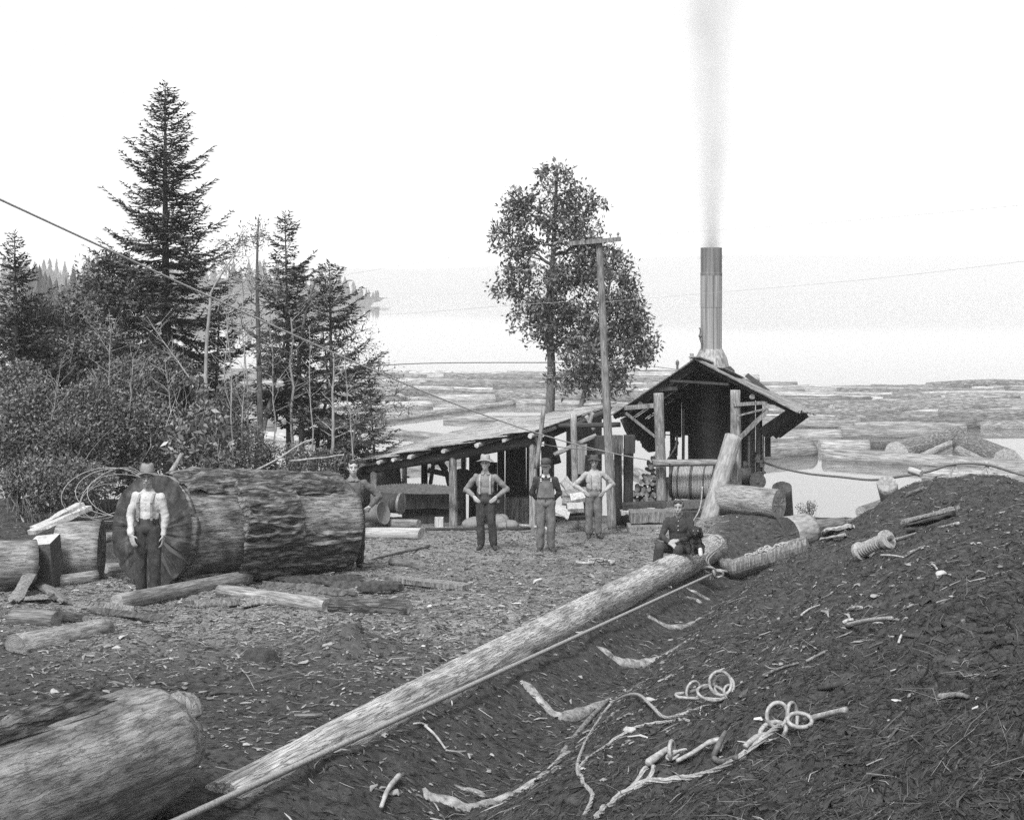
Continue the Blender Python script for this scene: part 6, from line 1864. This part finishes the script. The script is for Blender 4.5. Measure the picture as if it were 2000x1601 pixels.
def ring(c, R_, r, nrm, mat='worn_steel', name='ring', parent=None, oval=1.0, along=None):
    nrm = Vector(nrm).normalized(); u = Vector(along) if along is not None else nrm.orthogonal(); u = (u - nrm * u.dot(nrm)).normalized(); v = nrm.cross(u)
    mb = MB(); mb.tube([Vector(c) + u * R_ * oval * math.cos(k * math.pi / 14) + v * R_ * math.sin(k * math.pi / 14) for k in range(28)], r, 10, closed=True)
    return mb.build(name, MATS[mat], parent, smooth=True)


# tight haul line along the skid road
h0, h1 = gp(376, 1588, .05), gp(1392, 1122, .16)
h0 = Vector((-1.86, 7.55, 0)); h0.z = CZ - (1588 - HY) / F * 7.55; h0.x = (376 - CX) / F * 7.55
mb = MB(); d1 = 22.6; h1 = P(1392, 1120, d1)
h00 = h0 + (h0 - h1).normalized() * 3.0
mb.tube([h00.lerp(h1, k / 30) for k in range(31)], [.021] * 31, 10); tag(mb.build('haul_line', MATS['wire_rope'], smooth=True), 'taut steel haul line running beside the long log to the trough log', 'cable')
# hook and shackle cluster at its end
cl = thing('shackle_cluster', h1 - Vector((0, 0, .1)), 'cluster of shackles where the haul line meets the trough log', 'shackle')
ring(h1 + V3(.0, 0, .02), .075, .024, (1, .2, .3), parent=cl, name='ring'); ring(h1 + V3(-.06, .0, .06), .09, .024, (.1, .8, 1), parent=cl, name='ring', oval=1.3); ring(h1 + V3(.09, .06, -.02), .06, .02, (0, 1, .4), parent=cl, name='link', oval=1.6, along=(1, .2, .1)); ring(h1 + V3(.18, .14, .02), .055, .018, (.2, .3, 1), parent=cl, name='link', oval=1.6, along=(1, .4, .1))
mb = MB(); mb.cone(h1 + V3(-.02, -.02, -.08), .04, h1 + V3(.05, .03, .05), .03); mb.build('pin', MATS['worn_steel'], cl, smooth=True)
mb = MB(); e = lb - ld * .9
mb.tube(smooth_path([h1 + V3(-.03, 0, .08), h1 + V3(-.09, .1, .25), e + V3(.26, -.02, .16), e + V3(.12, .03, .31), e + V3(-.15, .08, .30)], 7), .011, 9); tag(mb.build('wire_rope', MATS['wire_rope'], smooth=True), 'short rope looped over the far end of the long log', 'wire rope')
mb = MB(); mb.tube(smooth_path([h1 + V3(-.01, 0, .08), h1 + V3(-.05, .12, .22), e + V3(.30, .1, .10)], 7), .010, 9); tag(mb.build('wire_rope', MATS['wire_rope'], smooth=True), 'second short rope hanging beside the far end of the long log', 'wire rope')

# far choker in the near right foreground
rope([(1140, 1600), (1155, 1570), (1156, 1552), (1138, 1530), (1128, 1508), (1133, 1478), (1150, 1440), (1170, 1408), (1193, 1383), (1222, 1373), (1248, 1380), (1272, 1396), (1298, 1405), (1335, 1397), (1372, 1384)], .0115, 'twisted wire choker looping up from the bottom edge to the ring pile', raise_={9: .06, 10: .09, 11: .06, 8: .03})
rope([(1138, 1528), (1131, 1510), (1145, 1487), (1186, 1458), (1236, 1428), (1290, 1413), (1345, 1410)], .0105, 'twisted wire rope branch ending in the dirt below the ring pile')
c = gp(1400, 1372, .06); rg = thing('ring_pile', c - V3(0, 0, .05), 'pile of iron rings and hooks at the end of the looping choker', 'rings')
ring(c + V3(.03, .02, .075), .085, .012, (.2, -1, .35), parent=rg); ring(c + V3(.06, .05, .05), .075, .011, (-.35, -1, .25), parent=rg); ring(c + V3(-.04, .0, .01), .075, .0115, (.3, -.5, 1), parent=rg, oval=1.5, along=(1, .3, .1)); ring(c + V3(.1, .02, .01), .05, .010, (.5, -1, .5), parent=rg)
ring(c + V3(-.17, .02, .02), .06, .010, (.7, -1, .2), parent=rg, name='link', oval=1.2); mb = MB(); mb.cone(c + V3(-.22, .03, .0), .015, c + V3(-.03, .05, .05), .015); mb.build('bolt', MATS['iron'], rg, smooth=True)
mb = MB(); mb.tube(smooth_path([c + V3(.12, .03, .0), c + V3(.04, -.01, -.03), c + V3(-.1, -.02, -.025), c + V3(-.27, -.03, -.015), c + V3(-.30, .0, .0), c + V3(-.24, .03, .0)], 6), [.012] * 31, 9); mb.build('hook', MATS['worn_steel'], rg, smooth=True)
# near choker
rope([(1165, 1600), (1195, 1575), (1228, 1547), (1262, 1533), (1300, 1529), (1345, 1527), (1395, 1510), (1440, 1488), (1478, 1468), (1503, 1455), (1522, 1443)], .0155, 'thick twisted wire choker along the bottom, ending at two rings', raise_={8: .03, 9: .05, 10: .06})
rope([(1228, 1547), (1246, 1530), (1258, 1512), (1266, 1500)], .013, 'thin eye strand from the thick choker up to the bolt'); rope([(1238, 1545), (1262, 1530), (1275, 1516), (1276, 1503)], .013, 'second eye strand beside the thin one at the bolt')
c = gp(1290, 1492, .04); bt_ = thing('shackle', c - V3(0, 0, .04), 'shackle with thick bolt and long flat hook beside the near choker', 'shackle')
mb = MB(); mb.cone(gp(1268, 1500, .035), .025, gp(1302, 1480, .05), .018, 14); mb.build('bolt', MATS['worn_steel'], bt_, smooth=True)
ring(gp(1312, 1482, .05), .05, .012, (1, -.4, .1), parent=bt_, name='link'); 
mb = MB(); chain_links(mb, [gp(1305, 1490, .03), gp(1325, 1484, .04), gp(1345, 1478, .035)], .06, .04, .009); mb.build('chain', MATS['worn_steel'], bt_, smooth=True)
mb = MB(); mb.tube(smooth_path([gp(1322, 1498, .03), gp(1350, 1487, .045), gp(1385, 1470, .06), gp(1412, 1464, .055), gp(1405, 1478, .03)], 6), [.014] * 12 + [.018] * 8 + [.012] * 5, 8); mb.build('hook', MATS['worn_steel'], bt_, smooth=True)
mb = MB(); mb.tube(smooth_path([gp(1417, 1460, .09), gp(1402, 1478, .06), gp(1395, 1488, .02), gp(1412, 1497, .02), gp(1440, 1490, .03)], 6), [.013, .014, .015, .016] + [.017] * 21, 8); mb.build('hook', MATS['iron'], bt_, smooth=True)
c = gp(1518, 1432, .07); r2_ = thing('ring_pair', c - V3(0, 0, .06), 'two heavy iron rings and a long rod at the end of the near choker', 'rings')
ring(c + V3(.0, 0, .03), .062, .012, (.3, -1, .3), parent=r2_, oval=1.15); ring(gp(1548, 1430, .09), .058, .011, (.9, -.7, .2), parent=r2_, oval=1.25, along=(0, .2, 1)); ring(gp(1562, 1428, .06), .05, .012, (.1, -.6, 1), parent=r2_, oval=1.4, along=(1, .2, 0))
mb = MB(); mb.tube(smooth_path([gp(1570, 1423, .05), gp(1608, 1417, .055), gp(1652, 1409, .06)], 5), [.012] * 3 + [.017] * 8, 10); mb.build('rod', MATS['worn_steel'], r2_, smooth=True)
mb = MB(); mb.tube(smooth_path([gp(1455, 1476, .05), gp(1475, 1462, .06), gp(1495, 1458, .06)], 5), [.016] * 11, 8); mb.build('sleeve', MATS['worn_steel'], r2_, smooth=True); ring(gp(1510, 1447, .05), .05, .014, (.2, -.8, .6), parent=r2_, name='link', oval=1.7, along=(1, .5, .2))
# shackles lying on the yard behind the long log
c = gp(1167, 1104, .04); t = thing('shackle_pair', c - V3(0, 0, .04), 'pair of loose shackles on the dirt before the man in the undershirt', 'shackle')
for (dx, a0, L_) in ((-.2, 2.6, .15), (.12, 5.3, .16)):
    mb = MB(); mb.tube([c + V3(dx + L_ * math.cos(a0 + k * .3), .10 * math.sin(a0 + k * .3) + .03, .01) for k in range(12)], .028, 9); mb.build('bow', MATS['worn_steel'], t, smooth=True)
mb = MB(); chain_links(mb, [c + V3(-.14, .04, .03), c + V3(0, .06, .05), c + V3(.16, .05, .03)], .09, .06, .013); mb.build('chain', MATS['worn_steel'], t, smooth=True)

# grooved iron roller on the mound flank
a, b_ = gp(1678, 1094, .10), gp(1732, 1070, .10); M = frame(a, b_); L_ = (b_ - a).length
t = thing('grooved_roller', a, 'ribbed iron roller with flared ends lying on the dark mound', 'roller')
prof = [(.02, -.02), (.115, -.02), (.12, .03), (.08, .05)]
n = 9
for k in range(n):
    z = .06 + (L_ - .12) * k / n; dz_ = (L_ - .12) / n; prof += [(.055, z), (.092, z + dz_ * .25), (.092, z + dz_ * .6), (.055, z + dz_ * .85)]
prof += [(.10, L_ - .05), (.125, L_ - .03), (.12, L_ + .03), (.02, L_ + .03)]
mb = MB(); mb.lathe(prof, 28, M); mb.build('barrel', MATS['worn_steel'], t)
mb = MB(); mb.lathe([(.03, -.06), (.03, L_ + .1)], 12, M); mb.build('shaft', MATS['iron'], t)

# sticks one can tell apart on the mound and in the trench
STICK = 'sticks lying on the bark heap'
for k, (pa, pb, r_, m_, lab, lift) in enumerate([
    ((1738, 1066), (1872, 1030), .03, 'peeled_wood', 'long pale pole on the mound reaching from the ribbed roller', .04), ((1655, 1226), (1742, 1214), .022, 'worn_steel', 'bright round rod lying on the bark slope', .02), ((1648, 1222), (1667, 1216), .018, 'pale_wood', 'pale chip touching the bright rod', .02),
    ((1880, 1222), (1888, 1280), .014, 'grey_wood', 'upright thin stick at the right of the bark slope', .02), ((1755, 1262), (1768, 1240), .009, 'pale_wood', 'tiny slanting pale splinter below the bright rod', .02), ((1820, 1106), (1830, 1116), .014, 'pale_wood', 'small white peg on the slope below the boards', .02),
    ((1720, 1090), (1765, 1094), .014, 'pale_wood', 'white stick under the ribbed roller', .02), ((1768, 1092), (1808, 1070), .014, 'grey_wood', 'thin crooked branch right of the ribbed roller', .02), ((1575, 1300), (1612, 1284), .012, 'twig', 'forked twig pair in the middle of the slope', .03),
    ((1660, 1195), (1685, 1192), .02, 'peeled_wood', 'short stub lying above the bright rod', .02), ((1565, 1205), (1602, 1185), .012, 'pale_wood', 'slim splinter on the left of the bark slope', .02), ((1425, 1180), (1458, 1168), .012, 'peeled_wood', 'thin strip near the front of the trough log', .02),
    ((1835, 1370), (1890, 1372), .016, 'grey_wood', 'thick grey stick low at the right', .02), ((780, 1530), (745, 1590), .022, 'twig', 'dark stick poking out at the bottom edge', .05), ((830, 1425), (870, 1470), .012, 'twig', 'branching root below the cable', .03), ((870, 1470), (908, 1482), .009, 'twig', 'thin root tail lying below the cable', .02),
    ((470, 1310), (497, 1350), .006, 'peeled_wood', 'thin curved straw beside the stump', .02), ((410, 1360), (466, 1358), .018, 'dark_wood', 'short dark stick on the near yard', .02), ((820, 1345), (826, 1300), .006, 'pale_wood', 'upright splinter beside the long log', .0), ((1440, 1170), (1510, 1160), .014, 'dark_wood', 'dark stick in front of the trough log', .02),
    ((1490, 1325), (1560, 1300), .012, 'grey_wood', 'grey twig above the near rings', .02), ((1600, 1345), (1720, 1330), .02, 'dark_wood', 'long dark root across the near slope', .0), ((1100, 1470), (1190, 1365), .03, 'grey_wood', 'rough root strip left of the looping choker', .0), ((1300, 1330), (1335, 1305), .012, 'twig', 'short twig right of the pale speckled skid', .02)]):
    a, b_ = gp(*pa, lift), gp(*pb, lift)
    if 'upright' in lab: b_ = P(pb[0], pb[1], a.y + .02); 
    mb = MB(); mid = a.lerp(b_, .5) + Vector((random.uniform(-.02, .02), 0, .01)); mb.tube(smooth_path([a, mid, b_], 5), [r_ * (1 - .035 * i + .06 * math.sin(i * 2.1 + k)) for i in range(11)], 8)
    tag(mb.build('stick', MATS[m_], smooth=True), lab, 'stick', STICK)
for k, (px, py, lab) in enumerate([(640, 1262, 'pale flat pebble in the yard right of the stump'), (1000, 1245, 'pale stone against the long log, upper one'), (228, 1268, 'white pebble in the left yard'), (108, 1352, 'white pebble above the corner log'), (1230, 1430, 'pale chip of stone beside the rope branch'), (1270, 1370, 'pale stone left of the ring pile'), (770, 1552, 'pale broken stone at the bottom edge'), (1710, 1168, 'round grey stone on the bark slope'), (1838, 1124, 'small round stone high on the bark slope')]):
    p = gp(px, py, .01); mb = MB(); mb.ball(p, (.05, .035, .02), 10, 7)
    for i, v in enumerate(mb.v): w_ = .012 * float(vnoise(np.array([[v[0] * 30, v[1] * 30, v[2] * 30]]))[0]); mb.v[i] = (v[0] + w_, v[1] + w_, v[2] + w_)
    tag(mb.build('stone', MATS['stone'], smooth=False), lab, 'stone', 'loose stones')


# ------------------------------------------------------------------ litter nobody could count: bark fibre, chips, splinters
def strew(name, n, dfun, xfun, lfun, wfun, mat, keep, seed, tilt=.25, align=None, thick=.4):
    r = np.random.default_rng(seed)
    d = dfun(r, n); x = xfun(r, d, n)
    k = r.random(n) < keep(x, d); x = x[k]; d = d[k]; n = len(x)
    z = gz(x, d)
    e = .03; nx = -(gz(x + e, d) - z) / e; ny = -(gz(x, d + e) - z) / e
    nrm = unit(np.stack([np.clip(nx, -1, 1), np.clip(ny, -1, 1), np.ones(n)], -1))
    a = r.uniform(0, 2 * np.pi, n)
    if align is not None:
        al, spread = align(x, d); a = np.where(r.random(n) < .7, al + r.normal(size=n) * spread, a)
    t = np.stack([np.cos(a), np.sin(a), r.normal(size=n) * tilt], -1)
    t = unit(t - nrm * (t * nrm).sum(1, keepdims=True) * .75)
    s = unit(np.cross(nrm, t)); L = lfun(r, n, d); W = wfun(r, n, d)
    c = np.stack([x, d, z], -1) + nrm * (.35 * W)[:, None]
    bend = r.normal(size=n) * .18 * L
    h = nrm * (W * thick)[:, None]
    p0 = c - t * (L / 2)[:, None]; p1 = c + s * bend[:, None] + nrm * (.1 * L * r.random(n))[:, None]; p2 = c + t * (L / 2)[:, None]
    sw = s * (W / 2)[:, None]
    V = np.stack([p0 - sw * .5, p0 + sw * .5, p1 - sw, p1 + sw, p2 - sw * .3, p2 + sw * .3, p0 + h, p1 + h, p2 + h * .6], 1).reshape(-1, 3)
    o = np.arange(n)[:, None] * 9
    fq = np.array([[0, 2, 7, 6], [2, 4, 8, 7], [6, 7, 3, 1], [7, 8, 5, 3]])
    Fc = (o[:, None, :] + fq[None]).reshape(-1, 4)
    return link(name, np_mesh(name, V, Fc, 4, MATS[mat]))


def d_log(lo, hi): return lambda r, n: np.exp(r.uniform(math.log(lo), math.log(hi), n))
def x_fan(k): return lambda r, d, n: r.uniform(-k, k, n) * d
def wedge(x, y): return trench_s(x, y)
def slope_dir(x, y): return (np.where(wedge(x, y) > 0, 1.0 + .12 * (x), .2), .55)


tag(strew('bark_litter', 170000, d_log(3.4, 30), x_fan(.42), lambda r, n, d: np.clip(r.lognormal(-3.1, .6, n), .015, .3) * (.7 + .03 * d), lambda r, n, d: np.clip(r.lognormal(-5.2, .5, n), .002, .03) * (.7 + .05 * d), 'litter', lambda x, d: .35 + .65 * sstep(-.6, .6, wedge(x, d)), 1, .35, slope_dir), 'dark bark fibre covering the slope', 'bark litter', kind='stuff')
tag(strew('bark_splinters', 16000, d_log(3.4, 30), x_fan(.42), lambda r, n, d: np.clip(r.lognormal(-2.3, .7, n), .03, .9), lambda r, n, d: np.clip(r.lognormal(-5.4, .4, n), .002, .02) * (.6 + .05 * d) * (.6 + .04 * d), 'chip', lambda x, d: .3 + .7 * sstep(-.6, .6, wedge(x, d)), 2, .3, slope_dir), 'grey splinters scattered over the slope', 'splinters', kind='stuff')
tag(strew('bark_chunks', 5000, d_log(4, 33), x_fan(.42), lambda r, n, d: np.clip(r.lognormal(-2.9, .55, n), .02, .4), lambda r, n, d: np.clip(r.lognormal(-3.9, .5, n), .006, .08), 'bark_slab', lambda x, d: .25 + .75 * (fbm(np.stack([x * .7, d * .7, 0 * x], -1), 2) > .1), 7, .3, None, .5), 'chunks of bark lying in patches', 'bark chunks', kind='stuff')
tag(strew('wood_chips', 110000, d_log(9, 34), x_fan(.42), lambda r, n, d: np.clip(r.lognormal(-3.1, .6, n), .012, .3), lambda r, n, d: np.clip(r.lognormal(-4.1, .5, n), .004, .08), 'yard_chip', lambda x, d: chip_mask(x, d) * .9 + .1, 3, .2, None, .25), 'wood chips trodden into the yard', 'wood chips', kind='stuff')
tag(strew('pale_chips', 10000, d_log(6, 34), x_fan(.42), lambda r, n, d: np.clip(r.lognormal(-3.0, .7, n), .012, .4), lambda r, n, d: np.clip(r.lognormal(-4.2, .6, n), .004, .08), 'pale_chip', lambda x, d: chip_mask(x, d) * .75 + .06, 4, .2, None, .25), 'pale fresh wood chips on the yard', 'wood chips', kind='stuff')
